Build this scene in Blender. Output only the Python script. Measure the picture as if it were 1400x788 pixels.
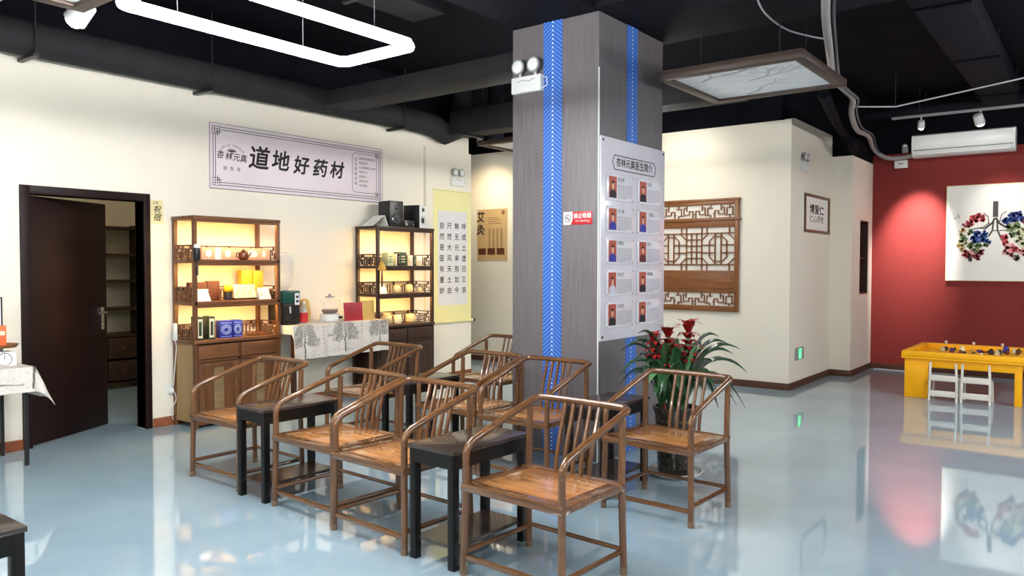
import bpy, bmesh, math, random
import numpy as np
from mathutils import Vector, Matrix
random.seed(7); rng = np.random.default_rng(5)
for o in list(bpy.data.objects): bpy.data.objects.remove(o)
S = bpy.context.scene; COL = S.collection
PI = math.pi

# ------------------------------------------------------------------ camera
F_PX, YAW, PITCH, ROLL, CAM_H = 1058.5, 0.6562, 0.02855, -0.0017, 1.50
def cam_axes():
    f = Vector((-math.sin(YAW)*math.cos(PITCH), math.cos(YAW)*math.cos(PITCH), -math.sin(PITCH)))
    rt = Vector((math.cos(YAW), math.sin(YAW), 0)); dn = f.cross(rt)
    c, s = math.cos(ROLL), math.sin(ROLL)
    return c*rt+s*dn, -s*rt+c*dn, f
RT, DN, FW = cam_axes(); CAM = Vector((0, 0, CAM_H))
cd = bpy.data.cameras.new('camera'); cam = bpy.data.objects.new('camera', cd); COL.objects.link(cam)
cd.sensor_width = 36; cd.lens = 36*F_PX/1400; cd.clip_start = .05
cam.matrix_world = Matrix(((RT.x, -DN.x, -FW.x, 0), (RT.y, -DN.y, -FW.y, 0), (RT.z, -DN.z, -FW.z, CAM_H), (0, 0, 0, 1)))
S.camera = cam
def ray(x, y): return RT*((x-700)/F_PX)+DN*((y-394)/F_PX)+FW
def pZ(x, y, z=0.): d = ray(x, y); return CAM+d*((z-CAM_H)/d.z)      # pixel -> point on a level plane
def pX(x, y, X): d = ray(x, y); return CAM+d*(X/d.x)                  # pixel -> point on a wall facing +X
def pY(x, y, Y): d = ray(x, y); return CAM+d*(Y/d.y)                  # pixel -> point on a wall facing -Y

# ------------------------------------------------------------------ world, exposure
w = bpy.data.worlds.new('world'); S.world = w; w.use_nodes = True
w.node_tree.nodes['Background'].inputs[0].default_value = (.6, .7, .8, 1)
w.node_tree.nodes['Background'].inputs[1].default_value = 0.02
S.view_settings.view_transform = 'Standard'; S.view_settings.look = 'None'
S.view_settings.gamma = 1; S.view_settings.use_curve_mapping = False
S.view_settings.exposure = 0.70
LED_STRENGTH = 82.0

# ------------------------------------------------------------------ materials
def srgb(r, g, b):
    def c(u):
        u /= 255
        return u/12.92 if u <= .04045 else ((u+.055)/1.055)**2.4
    return (c(r), c(g), c(b), 1)
M = {}
def nmat(name):
    m = bpy.data.materials.new(name); m.use_nodes = True; M[name] = m
    return m, m.node_tree.nodes, m.node_tree.links, m.node_tree.nodes['Principled BSDF']
def mat(name, col, rough=.5, metal=0, var=0.06, vscale=6, stretch=(1, 1, 1), bump=0, bscale=80, emit=0, coat=0, spec=None, trans=0, alpha=1, ior=None, rvar=0):
    m, N, L, b = nmat(name)
    b.inputs['Roughness'].default_value = rough; b.inputs['Metallic'].default_value = metal
    tc = N.new('ShaderNodeTexCoord'); mp = N.new('ShaderNodeMapping'); mp.inputs['Scale'].default_value = stretch
    L.new(tc.outputs['Object'], mp.inputs['Vector'])
    if var:
        n = N.new('ShaderNodeTexNoise'); n.inputs['Scale'].default_value = vscale; n.inputs['Detail'].default_value = 5
        L.new(mp.outputs[0], n.inputs['Vector'])
        mx = N.new('ShaderNodeMix'); mx.data_type = 'RGBA'
        mx.inputs[6].default_value = tuple(max(0, c*(1-var*2)) for c in col[:3])+(1,)
        mx.inputs[7].default_value = tuple(min(1, c*(1+var*2)) for c in col[:3])+(1,)
        L.new(n.outputs['Fac'], mx.inputs[0]); L.new(mx.outputs[2], b.inputs['Base Color'])
    else: b.inputs['Base Color'].default_value = col
    if bump:
        n2 = N.new('ShaderNodeTexNoise'); n2.inputs['Scale'].default_value = bscale; n2.inputs['Detail'].default_value = 3
        L.new(mp.outputs[0], n2.inputs['Vector'])
        bp = N.new('ShaderNodeBump'); bp.inputs['Strength'].default_value = bump; bp.inputs['Distance'].default_value = .01
        L.new(n2.outputs['Fac'], bp.inputs['Height']); L.new(bp.outputs[0], b.inputs['Normal'])
    if emit:
        b.inputs['Emission Color'].default_value = col; b.inputs['Emission Strength'].default_value = emit
    if coat: b.inputs['Coat Weight'].default_value = coat; b.inputs['Coat Roughness'].default_value = .08
    if spec is not None: b.inputs['Specular IOR Level'].default_value = spec
    if trans: b.inputs['Transmission Weight'].default_value = trans
    if ior: b.inputs['IOR'].default_value = ior
    if alpha < 1: b.inputs['Alpha'].default_value = alpha
    return m
def wood(name, dark, light, rough=.4, axis=0, scale=9, contrast=.5, coat=0):
    m, N, L, b = nmat(name)
    tc = N.new('ShaderNodeTexCoord'); mp = N.new('ShaderNodeMapping')
    st = [scale]*3; st[axis] = scale*.08; mp.inputs['Scale'].default_value = st
    L.new(tc.outputs['Object'], mp.inputs['Vector'])
    n = N.new('ShaderNodeTexNoise'); n.inputs['Scale'].default_value = 3; n.inputs['Detail'].default_value = 8; n.inputs['Roughness'].default_value = .65
    n.inputs['Distortion'].default_value = .6
    L.new(mp.outputs[0], n.inputs['Vector'])
    r = N.new('ShaderNodeValToRGB'); r.color_ramp.elements[0].position = .5-.5*contrast*.6; r.color_ramp.elements[1].position = .5+.5*contrast*.6
    r.color_ramp.elements[0].color = dark; r.color_ramp.elements[1].color = light
    L.new(n.outputs['Fac'], r.inputs[0]); L.new(r.outputs[0], b.inputs['Base Color'])
    b.inputs['Roughness'].default_value = rough
    bp = N.new('ShaderNodeBump'); bp.inputs['Strength'].default_value = .04; bp.inputs['Distance'].default_value = .003
    L.new(n.outputs['Fac'], bp.inputs['Height']); L.new(bp.outputs[0], b.inputs['Normal'])
    if coat: b.inputs['Coat Weight'].default_value = coat; b.inputs['Coat Roughness'].default_value = .07
    return m
def inkmat(name, paper, ink, rough=.8):          # paper with a print stored on the mesh as the attribute "ink"
    m, N, L, b = nmat(name)
    a = N.new('ShaderNodeAttribute'); a.attribute_name = 'ink'
    tc = N.new('ShaderNodeTexCoord'); n = N.new('ShaderNodeTexNoise'); n.inputs['Scale'].default_value = 7; n.inputs['Detail'].default_value = 4
    L.new(tc.outputs['Object'], n.inputs['Vector'])
    m0 = N.new('ShaderNodeMix'); m0.data_type = 'RGBA'; m0.inputs[6].default_value = tuple(c*.82 for c in paper[:3])+(1,); m0.inputs[7].default_value = tuple(min(1, c*1.1) for c in paper[:3])+(1,)
    L.new(n.outputs['Fac'], m0.inputs[0])
    m1 = N.new('ShaderNodeMix'); m1.data_type = 'RGBA'; m1.inputs[7].default_value = ink
    L.new(m0.outputs[2], m1.inputs[6]); L.new(a.outputs['Fac'], m1.inputs[0]); L.new(m1.outputs[2], b.inputs['Base Color'])
    b.inputs['Roughness'].default_value = rough
    return m
def emat(name, col, st):
    m, N, L, b = nmat(name); b.inputs['Base Color'].default_value = col
    b.inputs['Emission Color'].default_value = col; b.inputs['Emission Strength'].default_value = st
    return m

mat('cream', (.82, .77, .655, 1), .85, var=.025, vscale=1.3, bump=.25, bscale=110)
mat('red_paint', srgb(128, 34, 29), .75, var=.05, vscale=2, bump=.35, bscale=90)
mat('ceiling_black', (.0042, .0045, .0075, 1), .85, var=.25, vscale=2, bump=.3, bscale=25, spec=.08)
mat('beam_grey', (.010, .010, .0145, 1), .8, var=.2, vscale=3, bump=.3, bscale=30, spec=.08)
mat('duct_grey', (.026, .026, .029, 1), .6, var=.2, vscale=4, bump=.2, bscale=30, spec=.08)
mat('far_wall', (.45, .44, .42, 1), .85, var=.03)
wood('baseboard', srgb(116, 60, 30), srgb(150, 84, 46), .45, 0)
wood('walnut', srgb(60, 37, 20), srgb(130, 87, 50), .26, 2, 10, .8, coat=.6)
wood('walnut_x', srgb(60, 37, 20), srgb(134, 90, 52), .24, 0, 10, .8, coat=.6)
wood('walnut_y', srgb(60, 37, 20), srgb(134, 90, 52), .24, 1, 10, .8, coat=.6)
wood('seat_wood', srgb(104, 60, 30), srgb(220, 156, 92), .26, 0, 6, .7, coat=.6)
wood('case_wood', srgb(58, 35, 20), srgb(122, 78, 44), .42, 2, 9, .8)
wood('case_wood_x', srgb(72, 43, 24), srgb(132, 84, 48), .42, 0, 9, .8)
wood('case_dark', srgb(34, 19, 12), srgb(68, 40, 24), .42, 2, 9, .8)
wood('case_dark_x', srgb(34, 19, 12), srgb(68, 40, 24), .42, 0, 9, .8)
wood('side_panel', srgb(140, 112, 72), srgb(172, 140, 94), .5, 2, 8, .8)
wood('door_brown', srgb(22, 7, 7), srgb(32, 11, 10), .5, 2, 10, .7)
M['door_brown'].node_tree.nodes['Principled BSDF'].inputs['Specular IOR Level'].default_value = .2
wood('lattice_wood', srgb(96, 56, 26), srgb(146, 92, 48), .42, 0, 10, .8)
wood('lattice_wood_z', srgb(96, 56, 26), srgb(146, 92, 48), .42, 2, 10, .8)
wood('panel_frame', srgb(46, 33, 26), srgb(76, 57, 46), .5, 0, 9, .8)
wood('old_wood', srgb(104, 84, 58), srgb(140, 116, 82), .5, 0, 9, .8)
mat('black_lacquer', srgb(12, 9, 9), .38, spec=.3, var=.15, vscale=30, bump=.06, bscale=200)
mat('table_top', srgb(52, 41, 36), .26, var=.16, vscale=220, coat=.3)
mat('black_metal', srgb(18, 18, 19), .4, var=.1)
mat('foot_cap', srgb(110, 88, 70), .6, var=.1)
mat('black_plastic', srgb(20, 20, 22), .35, var=.1)
mat('white_plastic', srgb(226, 228, 226), .35, var=.03)
mat('grey_plastic', srgb(150, 152, 152), .4, var=.05)
mat('off_white', srgb(222, 218, 208), .5, var=.04)
mat('green_plastic', srgb(14, 70, 60), .3, var=.05)
mat('chrome', (.75, .75, .75, 1), .18, 1, var=0)
mat('paper_white', srgb(238, 236, 230), .8, var=.02)
mat('paper_yellow', srgb(226, 212, 160), .8, var=.05)
mat('sign_paper', srgb(226, 214, 220), .45, var=.04, vscale=2.5)
mat('ink_black', srgb(24, 16, 18), .7, var=0)
mat('ink_grey', srgb(96, 92, 96), .7, var=0)
mat('ink_pale', srgb(160, 158, 168), .6, var=0)
mat('ink_brown', srgb(126, 98, 66), .7, var=0)
mat('silk_yellow', srgb(232, 226, 164), .7, var=.05, vscale=120)
mat('scroll_paper', srgb(218, 217, 216), .8, var=.04, vscale=30)
mat('poster_tan', srgb(196, 166, 120), .7, var=.10, vscale=4)
mat('board_bg', srgb(222, 220, 228), .25, var=.07, vscale=3, coat=.4)
mat('card_bg', srgb(232, 232, 240), .2, var=.04, vscale=12, coat=.5)
mat('portrait_red', srgb(186, 92, 74), .4, var=.03)
mat('skin', srgb(226, 176, 150), .5, var=.03)
mat('hair', srgb(30, 24, 24), .6, var=0)
mat('cloth_dark', srgb(34, 30, 40), .6, var=.05)
mat('cloth_blue', srgb(44, 58, 160), .6, var=.05)
mat('cloth_maroon', srgb(92, 34, 34), .6, var=.05)
mat('cloth_pale', srgb(210, 212, 226), .6, var=.03)
mat('sign_red', srgb(204, 34, 44), .4, var=.02)
mat('yellow_lacquer', srgb(250, 178, 4), .45, spec=.3, var=.03, vscale=8)
mat('blue_box', srgb(32, 50, 150), .4, var=.08)
mat('pale_blue', srgb(150, 176, 224), .5, var=.05)
mat('dark_green', srgb(44, 62, 44), .5, var=.08)
mat('pale_green', srgb(190, 204, 160), .5, var=.05)
mat('cream_box', srgb(232, 222, 184), .5, var=.04)
mat('pink_box', srgb(226, 178, 150), .5, var=.04)
mat('gold_box', srgb(222, 176, 56), .35, .25, var=.1, vscale=40)
mat('gold_paper', srgb(206, 170, 96), .45, var=.10, vscale=40)
mat('red_folder', srgb(168, 36, 52), .5, var=.06)
mat('brown_carve', srgb(96, 52, 34), .5, var=.35, vscale=90, bump=.6, bscale=120)
mat('ceramic_spot', srgb(196, 176, 136), .4, var=.5, vscale=45)
mat('yellow_flower', srgb(244, 200, 20), .5, var=.05)
mat('orange_box', srgb(232, 110, 62), .5, var=.04)
mat('brass', srgb(150, 100, 60), .35, .6, var=.1)
mat('red_cap', srgb(206, 44, 44), .4, var=.03)
mat('tea', srgb(96, 48, 22), .2, var=.1)
mat('leaf', srgb(36, 76, 42), .30, var=.35, vscale=7, coat=.2)
mat('leaf_pale', srgb(96, 140, 96), .35, var=.2, vscale=6)
mat('bract_red', srgb(168, 36, 34), .45, var=.2, vscale=30)
mat('bract_deep', srgb(120, 22, 28), .45, var=.2, vscale=30)
mat('soil', srgb(50, 38, 28), .9, var=.3, vscale=40)
mat('pot_brown', srgb(40, 32, 24), .25, var=.3, vscale=25, coat=.4)
mat('pot_pattern', srgb(74, 66, 46), .4, var=.2)
mat('pipe_wrap', srgb(150, 146, 144), .7, var=.12, vscale=30, bump=.3, bscale=60)
mat('cable_white', srgb(196, 198, 202), .5, var=.05)
mat('cable_grey', srgb(88, 86, 92), .6, var=.1)
mat('ac_white', srgb(224, 226, 226), .35, var=.02)
mat('dark_gap', srgb(30, 28, 28), .6, var=0)
mat('store_wall', (.66, .60, .46, 1), .85, var=.03)
mat('gold_tassel', srgb(206, 164, 64), .6, var=.1)
mat('exit_panel', srgb(150, 156, 150), .3, var=.03)
emat('exit_green', srgb(60, 230, 130), 1.6)
emat('led', (1, 1, 1, 1), LED_STRENGTH)
emat('led_main', (1, 1, 1, 1), LED_STRENGTH*1.18)
emat('led_fill', (1, .97, .92, 1), LED_STRENGTH*.55)
emat('spot_face', (1, .96, .88, 1), 60)
emat('strip_warm', (1, .58, .17, 1), 110)
mat('glass', (.92, .94, .94, 1), .05, var=0, alpha=.13)
mat('bottle_plastic', (.62, .70, .74, 1), .08, var=0, alpha=.28)
mat('paper_back', srgb(226, 222, 214), .8, var=.03)
inkmat('cloth_print', srgb(214, 208, 200), srgb(58, 50, 44), .85)
inkmat('panel_print', srgb(236, 238, 240), srgb(74, 70, 66), .5)

def floor_material():
    m, N, L, b = nmat('epoxy')
    tc = N.new('ShaderNodeTexCoord')
    n = N.new('ShaderNodeTexNoise'); n.inputs['Scale'].default_value = .9; n.inputs['Detail'].default_value = 6; n.inputs['Roughness'].default_value = .6
    L.new(tc.outputs['Object'], n.inputs['Vector'])
    r = N.new('ShaderNodeValToRGB'); r.color_ramp.elements[0].position = .3; r.color_ramp.elements[1].position = .7
    r.color_ramp.elements[0].color = srgb(143, 168, 181); r.color_ramp.elements[1].color = srgb(161, 185, 197)
    L.new(n.outputs['Fac'], r.inputs[0]); L.new(r.outputs[0], b.inputs['Base Color'])
    b.inputs['Roughness'].default_value = .035; b.inputs['IOR'].default_value = 2.6
    n2 = N.new('ShaderNodeTexNoise'); n2.inputs['Scale'].default_value = 3.5; n2.inputs['Detail'].default_value = 2
    L.new(tc.outputs['Object'], n2.inputs['Vector'])
    bp = N.new('ShaderNodeBump'); bp.inputs['Strength'].default_value = .018; bp.inputs['Distance'].default_value = .02
    L.new(n2.outputs['Fac'], bp.inputs['Height']); L.new(bp.outputs[0], b.inputs['Normal'])
floor_material()
def column_material():
    m, N, L, b = nmat('column_paper')
    tc = N.new('ShaderNodeTexCoord'); mp = N.new('ShaderNodeMapping'); mp.inputs['Scale'].default_value = (60, 60, 1.2)
    L.new(tc.outputs['Object'], mp.inputs[0])
    n = N.new('ShaderNodeTexNoise'); n.inputs['Scale'].default_value = 2; n.inputs['Detail'].default_value = 5
    L.new(mp.outputs[0], n.inputs['Vector'])
    r = N.new('ShaderNodeValToRGB'); r.color_ramp.elements[0].position = .3; r.color_ramp.elements[1].position = .72
    r.color_ramp.elements[0].color = srgb(98, 93, 96); r.color_ramp.elements[1].color = srgb(126, 120, 123)
    L.new(n.outputs['Fac'], r.inputs[0]); L.new(r.outputs[0], b.inputs['Base Color']); b.inputs['Roughness'].default_value = .5
    m, N, L, b = nmat('blue_ribbon')
    tc = N.new('ShaderNodeTexCoord'); sep = N.new('ShaderNodeSeparateXYZ'); L.new(tc.outputs['Object'], sep.inputs[0])
    # woven zigzag: sin(z*k + |x|*q)
    ab = N.new('ShaderNodeMath'); ab.operation = 'ABSOLUTE'; L.new(sep.outputs[0], ab.inputs[0])
    m1 = N.new('ShaderNodeMath'); m1.operation = 'MULTIPLY'; m1.inputs[1].default_value = 190; L.new(sep.outputs[2], m1.inputs[0])
    m2 = N.new('ShaderNodeMath'); m2.operation = 'MULTIPLY_ADD'; m2.inputs[1].default_value = 150; L.new(ab.outputs[0], m2.inputs[0]); L.new(m1.outputs[0], m2.inputs[2])
    sn = N.new('ShaderNodeMath'); sn.operation = 'SINE'; L.new(m2.outputs[0], sn.inputs[0])
    # pale centre stitches
    ls = N.new('ShaderNodeMath'); ls.operation = 'LESS_THAN'; ls.inputs[1].default_value = .007; L.new(ab.outputs[0], ls.inputs[0])
    s2 = N.new('ShaderNodeMath'); s2.operation = 'SINE'; L.new(m1.outputs[0], s2.inputs[0])
    g = N.new('ShaderNodeMath'); g.operation = 'GREATER_THAN'; g.inputs[1].default_value = 0; L.new(s2.outputs[0], g.inputs[0])
    st = N.new('ShaderNodeMath'); st.operation = 'MULTIPLY'; L.new(ls.outputs[0], st.inputs[0]); L.new(g.outputs[0], st.inputs[1])
    mp2 = N.new('ShaderNodeMapRange'); mp2.inputs[1].default_value = -1; L.new(sn.outputs[0], mp2.inputs[0])
    mx = N.new('ShaderNodeMix'); mx.data_type = 'RGBA'; mx.inputs[6].default_value = srgb(28, 70, 168); mx.inputs[7].default_value = srgb(84, 144, 226)
    L.new(mp2.outputs[0], mx.inputs[0])
    mx2 = N.new('ShaderNodeMix'); mx2.data_type = 'RGBA'; mx2.inputs[7].default_value = srgb(200, 222, 250)
    L.new(mx.outputs[2], mx2.inputs[6]); L.new(st.outputs[0], mx2.inputs[0]); L.new(mx2.outputs[2], b.inputs['Base Color']); b.inputs['Roughness'].default_value = .5
column_material()

# ------------------------------------------------------------------ mesh helpers
class MB:
    def __init__(s): s.v = []; s.f = []
    def box(s, x0, x1, y0, y1, z0, z1):
        i = len(s.v)
        s.v += [(x, y, z) for z in (z0, z1) for y in (y0, y1) for x in (x0, x1)]
        s.f += [tuple(i+k for k in q) for q in ((0, 2, 3, 1), (4, 5, 7, 6), (0, 1, 5, 4), (2, 6, 7, 3), (0, 4, 6, 2), (1, 3, 7, 5))]
        return s
    def tube(s, pts, r, n=8, closed=False, sq=False):
        P = [Vector(p) for p in pts]; m = len(P)
        R = r if isinstance(r, (list, tuple)) else [r]*m
        i0 = len(s.v); up = None
        for k in range(m):
            a = P[(k-1) % m] if (closed or k > 0) else P[k]; c = P[(k+1) % m] if (closed or k < m-1) else P[k]
            t = (c-a).normalized()
            if up is None:
                up = Vector((0, 0, 1)) if abs(t.z) < .9 else Vector((0, 1, 0))
            u = (up-t*up.dot(t)).normalized(); up = u; w_ = t.cross(u)
            for j in range(n):
                an = 2*PI*j/n+(PI/n if sq else 0)
                s.v.append(tuple(P[k]+(u*math.cos(an)+w_*math.sin(an))*R[k]))
        K = m if closed else m-1
        for k in range(K):
            for j in range(n):
                a = i0+k*n+j; b = i0+k*n+(j+1) % n; c = i0+((k+1) % m)*n+(j+1) % n; d = i0+((k+1) % m)*n+j
                s.f.append((a, d, c, b))
        if not closed:
            s.f.append(tuple(i0+j for j in range(n))); s.f.append(tuple(i0+(m-1)*n+j for j in reversed(range(n))))
        return s
    def cyl(s, a, b, r, n=12, r2=None): return s.tube([a, b], [r, r if r2 is None else r2], n)
    def lathe(s, prof, n=20, c=(0, 0, 0), caps=True):
        i0 = len(s.v)
        for r, z in prof:
            for j in range(n):
                a = 2*PI*j/n; s.v.append((c[0]+r*math.cos(a), c[1]+r*math.sin(a), c[2]+z))
        for k in range(len(prof)-1):
            for j in range(n):
                s.f.append((i0+k*n+j, i0+k*n+(j+1) % n, i0+(k+1)*n+(j+1) % n, i0+(k+1)*n+j))
        if caps:
            s.f.append(tuple(i0+j for j in reversed(range(n)))); s.f.append(tuple(i0+(len(prof)-1)*n+j for j in range(n)))
        return s
    def prism(s, pts, y0, y1):            # outline in x,z ; extruded along y
        n = len(pts); i = len(s.v)
        s.v += [(x, y0, z) for x, z in pts]+[(x, y1, z) for x, z in pts]
        s.f.append(tuple(i+k for k in range(n))); s.f.append(tuple(i+n+k for k in reversed(range(n))))
        for k in range(n): s.f.append((i+k, i+n+k, i+n+(k+1) % n, i+(k+1) % n))
        return s
    def face(s, pts):
        i = len(s.v); s.v += [tuple(p) for p in pts]; s.f.append(tuple(range(i, i+len(pts)))); return s
    def disc(s, x, z, rx, rz, y, n=16):
        return s.face([(x+rx*math.cos(2*PI*k/n), y, z+rz*math.sin(2*PI*k/n)) for k in range(n)])
    def mesh(s, name, bevel=0, smooth=True):
        me = bpy.data.meshes.new(name); me.from_pydata(s.v, [], s.f)
        bm = bmesh.new(); bm.from_mesh(me)
        bmesh.ops.recalc_face_normals(bm, faces=bm.faces)
        if bevel:
            es = [e for e in bm.edges if len(e.link_faces) == 2 and e.calc_face_angle() > .6]
            bmesh.ops.bevel(bm, geom=es, offset=bevel, segments=2, affect='EDGES', profile=.5)
        bm.to_mesh(me); bm.free()
        if smooth:
            me.shade_smooth(); me.set_sharp_from_angle(angle=.7)
        return me
    def build(s, name, m, parent=None, bevel=0, smooth=True, loc=None, flat=False):
        me = s.mesh(name, bevel, smooth); me.materials.append(M[m])
        o = bpy.data.objects.new(name, me); COL.objects.link(o)
        if parent: o.parent = parent
        if loc: o.location = loc
        return o
def flatmesh(name, v, f, m, parent=None):      # faces kept as wound
    me = bpy.data.meshes.new(name); me.from_pydata(v, [], f); me.materials.append(M[m])
    o = bpy.data.objects.new(name, me); COL.objects.link(o); o.parent = parent; return o
def tag(o, label, cat, group=None):
    o['label'] = label; o['category'] = cat
    if group: o['group'] = group
    return o
def thing(name, label, cat, loc=(0, 0, 0), rz=0, group=None):
    o = bpy.data.objects.new(name, None); COL.objects.link(o); o.location = loc; o.rotation_euler = (0, 0, rz); o.empty_display_size = .1
    return tag(o, label, cat, group)
def struct(o, kind='structure'): o['kind'] = kind; return o
def dup(root, loc, rz=0, label=None):
    def cp(o, par):
        c = o.copy(); COL.objects.link(c); c.parent = par
        for ch in list(o.children): cp(ch, c)
        return c
    r = cp(root, None); r.location = loc; r.rotation_euler = (0, 0, rz)
    if label: r['label'] = label
    return r
W90 = PI/2           # rotation for things on walls that face +X
def text(body, size, m, parent, x, z, y=-.002, name='lettering', align='CENTER', bold=0, shear=0, sx=1, space=1, rot=0):
    cu = bpy.data.curves.new('font', 'FONT'); cu.body = body; cu.size = size; cu.align_x = align; cu.align_y = 'CENTER'
    cu.shear = shear; cu.space_character = space; cu.resolution_u = 2
    t = bpy.data.objects.new('font', cu); COL.objects.link(t)
    me = bpy.data.meshes.new_from_object(t.evaluated_get(bpy.context.evaluated_depsgraph_get()))
    bpy.data.objects.remove(t); bpy.data.curves.remove(cu)
    c, s = math.cos(rot), math.sin(rot)
    for v in me.vertices:
        a, b = v.co.x*sx, v.co.y
        v.co = (x+a*c-b*s, y, z+a*s+b*c)
    if bold:                                   # heavier brush weight: overlaid strokes
        V0 = [tuple(v.co) for v in me.vertices]; F0 = [tuple(p.vertices) for p in me.polygons]; V, Fc = [], []
        for k, (ax, az) in enumerate(((0, 0), (1, .5), (-1, -.5), (.4, -1), (-.4, 1))):
            i = len(V); V += [(p[0]+ax*bold, p[1]-.00002*k, p[2]+az*bold) for p in V0]; Fc += [tuple(i+q for q in f) for f in F0]
        me = bpy.data.meshes.new(name); me.from_pydata(V, [], Fc)
    me.name = name; me.materials.clear(); me.materials.append(M[m])
    o = bpy.data.objects.new(name, me); COL.objects.link(o); o.parent = parent
    return o
def join_text(objs, name):                     # several glyph meshes -> one part
    v, f = [], []
    for o in objs:
        i = len(v); v += [tuple(p.co) for p in o.data.vertices]; f += [tuple(i+k for k in p.vertices) for p in o.data.polygons]
    par, m = objs[0].parent, objs[0].data.materials[0]
    for o in objs: bpy.data.objects.remove(o)
    me = bpy.data.meshes.new(name); me.from_pydata(v, [], f); me.materials.append(m)
    o = bpy.data.objects.new(name, me); COL.objects.link(o); o.parent = par; return o
def bez(p0, p1, p2, n=8):
    return [tuple(Vector(p0)*(1-t)**2+Vector(p1)*2*t*(1-t)+Vector(p2)*t*t) for t in [k/n for k in range(n+1)]]

# ------------------------------------------------------------------ setting
XL, YA, XJ, YC, XN, YR = -6.96, 9.40, -3.03, 11.12, -2.76, 12.25
CEIL = 3.85
struct(MB().box(-11, 5, -5, 12.6, -.1, 0).build('floor', 'epoxy', smooth=False))
struct(MB().box(-11, 5, -5, 12.6, CEIL, CEIL+.1).build('ceiling', 'ceiling_black', smooth=False))
DY0, DY1, DH = 2.60, 3.54, 2.08           # doorway in the left wall
WT = .14
WTOP = 3.24
wl = MB().box(XL-WT, XL, -5, DY0, 0, WTOP).box(XL-WT, XL, DY1, 8.06, 0, WTOP).box(XL-WT, XL, DY0, DY1, DH, WTOP)
wl.box(XL, XL+.045, 7.18, 8.06, 0, 3.02)          # shallow pier at the end of the wall
struct(wl.build('wall_left', 'cream', smooth=False))
struct(MB().box(-11, XJ, YA, YA+.12, 0, 3.26).build('wall_back', 'cream', smooth=False))
struct(MB().box(XL-WT, XL-.01, -5, 8.06, WTOP, CEIL).box(-11, XJ-.12, YA+.01, YA+.12, 3.26, CEIL).build('wall_upper', 'ceiling_black', smooth=False))
struct(MB().box(XJ-.12, XJ, YA+.12, YC+.12, 0, 3.29).box(XJ, XN, YC, YC+.12, 0, 3.0).build('wall_jog', 'cream', smooth=False))
ny0, ny1, nz0, nz1 = 11.56, 12.04, 1.11, 2.15
wn = MB().box(XN-.12, XN, YC+.12, ny0, 0, 3.0).box(XN-.12, XN, ny1, YR, 0, 3.0).box(XN-.12, XN, ny0, ny1, 0, nz0).box(XN-.12, XN, ny0, ny1, nz1, 3.0)
struct(wn.build('wall_niche_side', 'cream', smooth=False))
struct(MB().box(XN-.12, 5, YR, YR+.12, 0, 3.12).build('wall_red', 'red_paint', smooth=False))
struct(MB().box(XN-.12, 5, YR+.01, YR+.13, 3.12, CEIL).box(XJ-.12, XN, YC+.01, YR, 3.0, CEIL).box(XJ-.12, XJ-.01, YA+.12, YC, 3.29, CEIL).build('wall_above', 'ceiling_black', smooth=False))
struct(MB().box(4.9, 5, -5, YR, 0, CEIL).build('wall_right', 'far_wall', smooth=False))
struct(MB().box(-11, 5, -5.1, -5, 0, CEIL).build('wall_front', 'far_wall', smooth=False))
struct(MB().box(-10.6, -10.5, -5, YA, 0, CEIL).build('wall_store', 'store_wall', smooth=False))
struct(MB().box(-10.5, XL-WT, 6.2, 6.3, 0, CEIL).box(-10.5, XL-WT, .3, .4, 0, CEIL).build('wall_store_side', 'store_wall', smooth=False))
# baseboards
bt, bh = .014, .085
wood('baseboard_dark', srgb(66, 38, 26), srgb(96, 58, 40), .45, 0)
def base(name, *boxes):
    b = MB()
    for q in boxes: b.box(*q, 0, bh)
    return struct(b.build(name, 'baseboard' if 'left' in name or 'pier' in name else 'baseboard_dark', bevel=.003))
base('baseboard_left', (XL, XL+bt, -4.9, DY0-.07), (XL, XL+bt, DY1+.07, 7.18))
base('baseboard_pier', (XL+.045, XL+.045+bt, 7.18, 8.06))
base('baseboard_back', (-10.4, XJ+bt, YA-bt, YA))
base('baseboard_jog', (XJ, XJ+bt, YA, YC), (XJ, XN+bt, YC-bt, YC), (XN, XN+bt, YC, YR))
base('baseboard_red', (XN, 4.9, YR-bt, YR))
# door
fr = struct(MB().box(XL-WT-.01, XL+.02, DY0-.07, DY0, 0, DH+.07).box(XL-WT-.01, XL+.02, DY1, DY1+.06, 0, DH+.07).box(XL-WT-.01, XL+.02, DY0, DY1, DH, DH+.07).build('door_1', 'door_brown', bevel=.004))
dl = bpy.data.objects.new('door_leaf', None); COL.objects.link(dl); dl.parent = fr
leafang = math.atan2(3.40-DY0, -7.46-(XL-.06))
LW = .93
lm = MB().box(0, LW, -.02, .02, .008, 2.07).build('leaf_panel', 'door_brown', fr, bevel=.003)
lm.location = (XL-.06, DY0+.01, 0); lm.rotation_euler = (0, 0, leafang)
bpy.data.objects.remove(dl)
# leaf local: x along leaf from hinge; room side is local -y
hd = MB().box(LW-.085, LW-.045, -.028, -.02, .90, 1.11).build('lock_plate', 'chrome', lm, bevel=.003)
MB().cyl((LW-.065, -.028, 1.06), (LW-.065, -.065, 1.06), .010).tube([(LW-.065, -.062, 1.06), (LW-.10, -.066, 1.062), (LW-.175, -.060, 1.055)], [.010, .010, .008]).build('lever_handle', 'chrome', lm)
MB().cyl((LW-.065, -.028, .945), (LW-.065, -.04, .945), .010).build('key_cylinder', 'chrome', lm)
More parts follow.
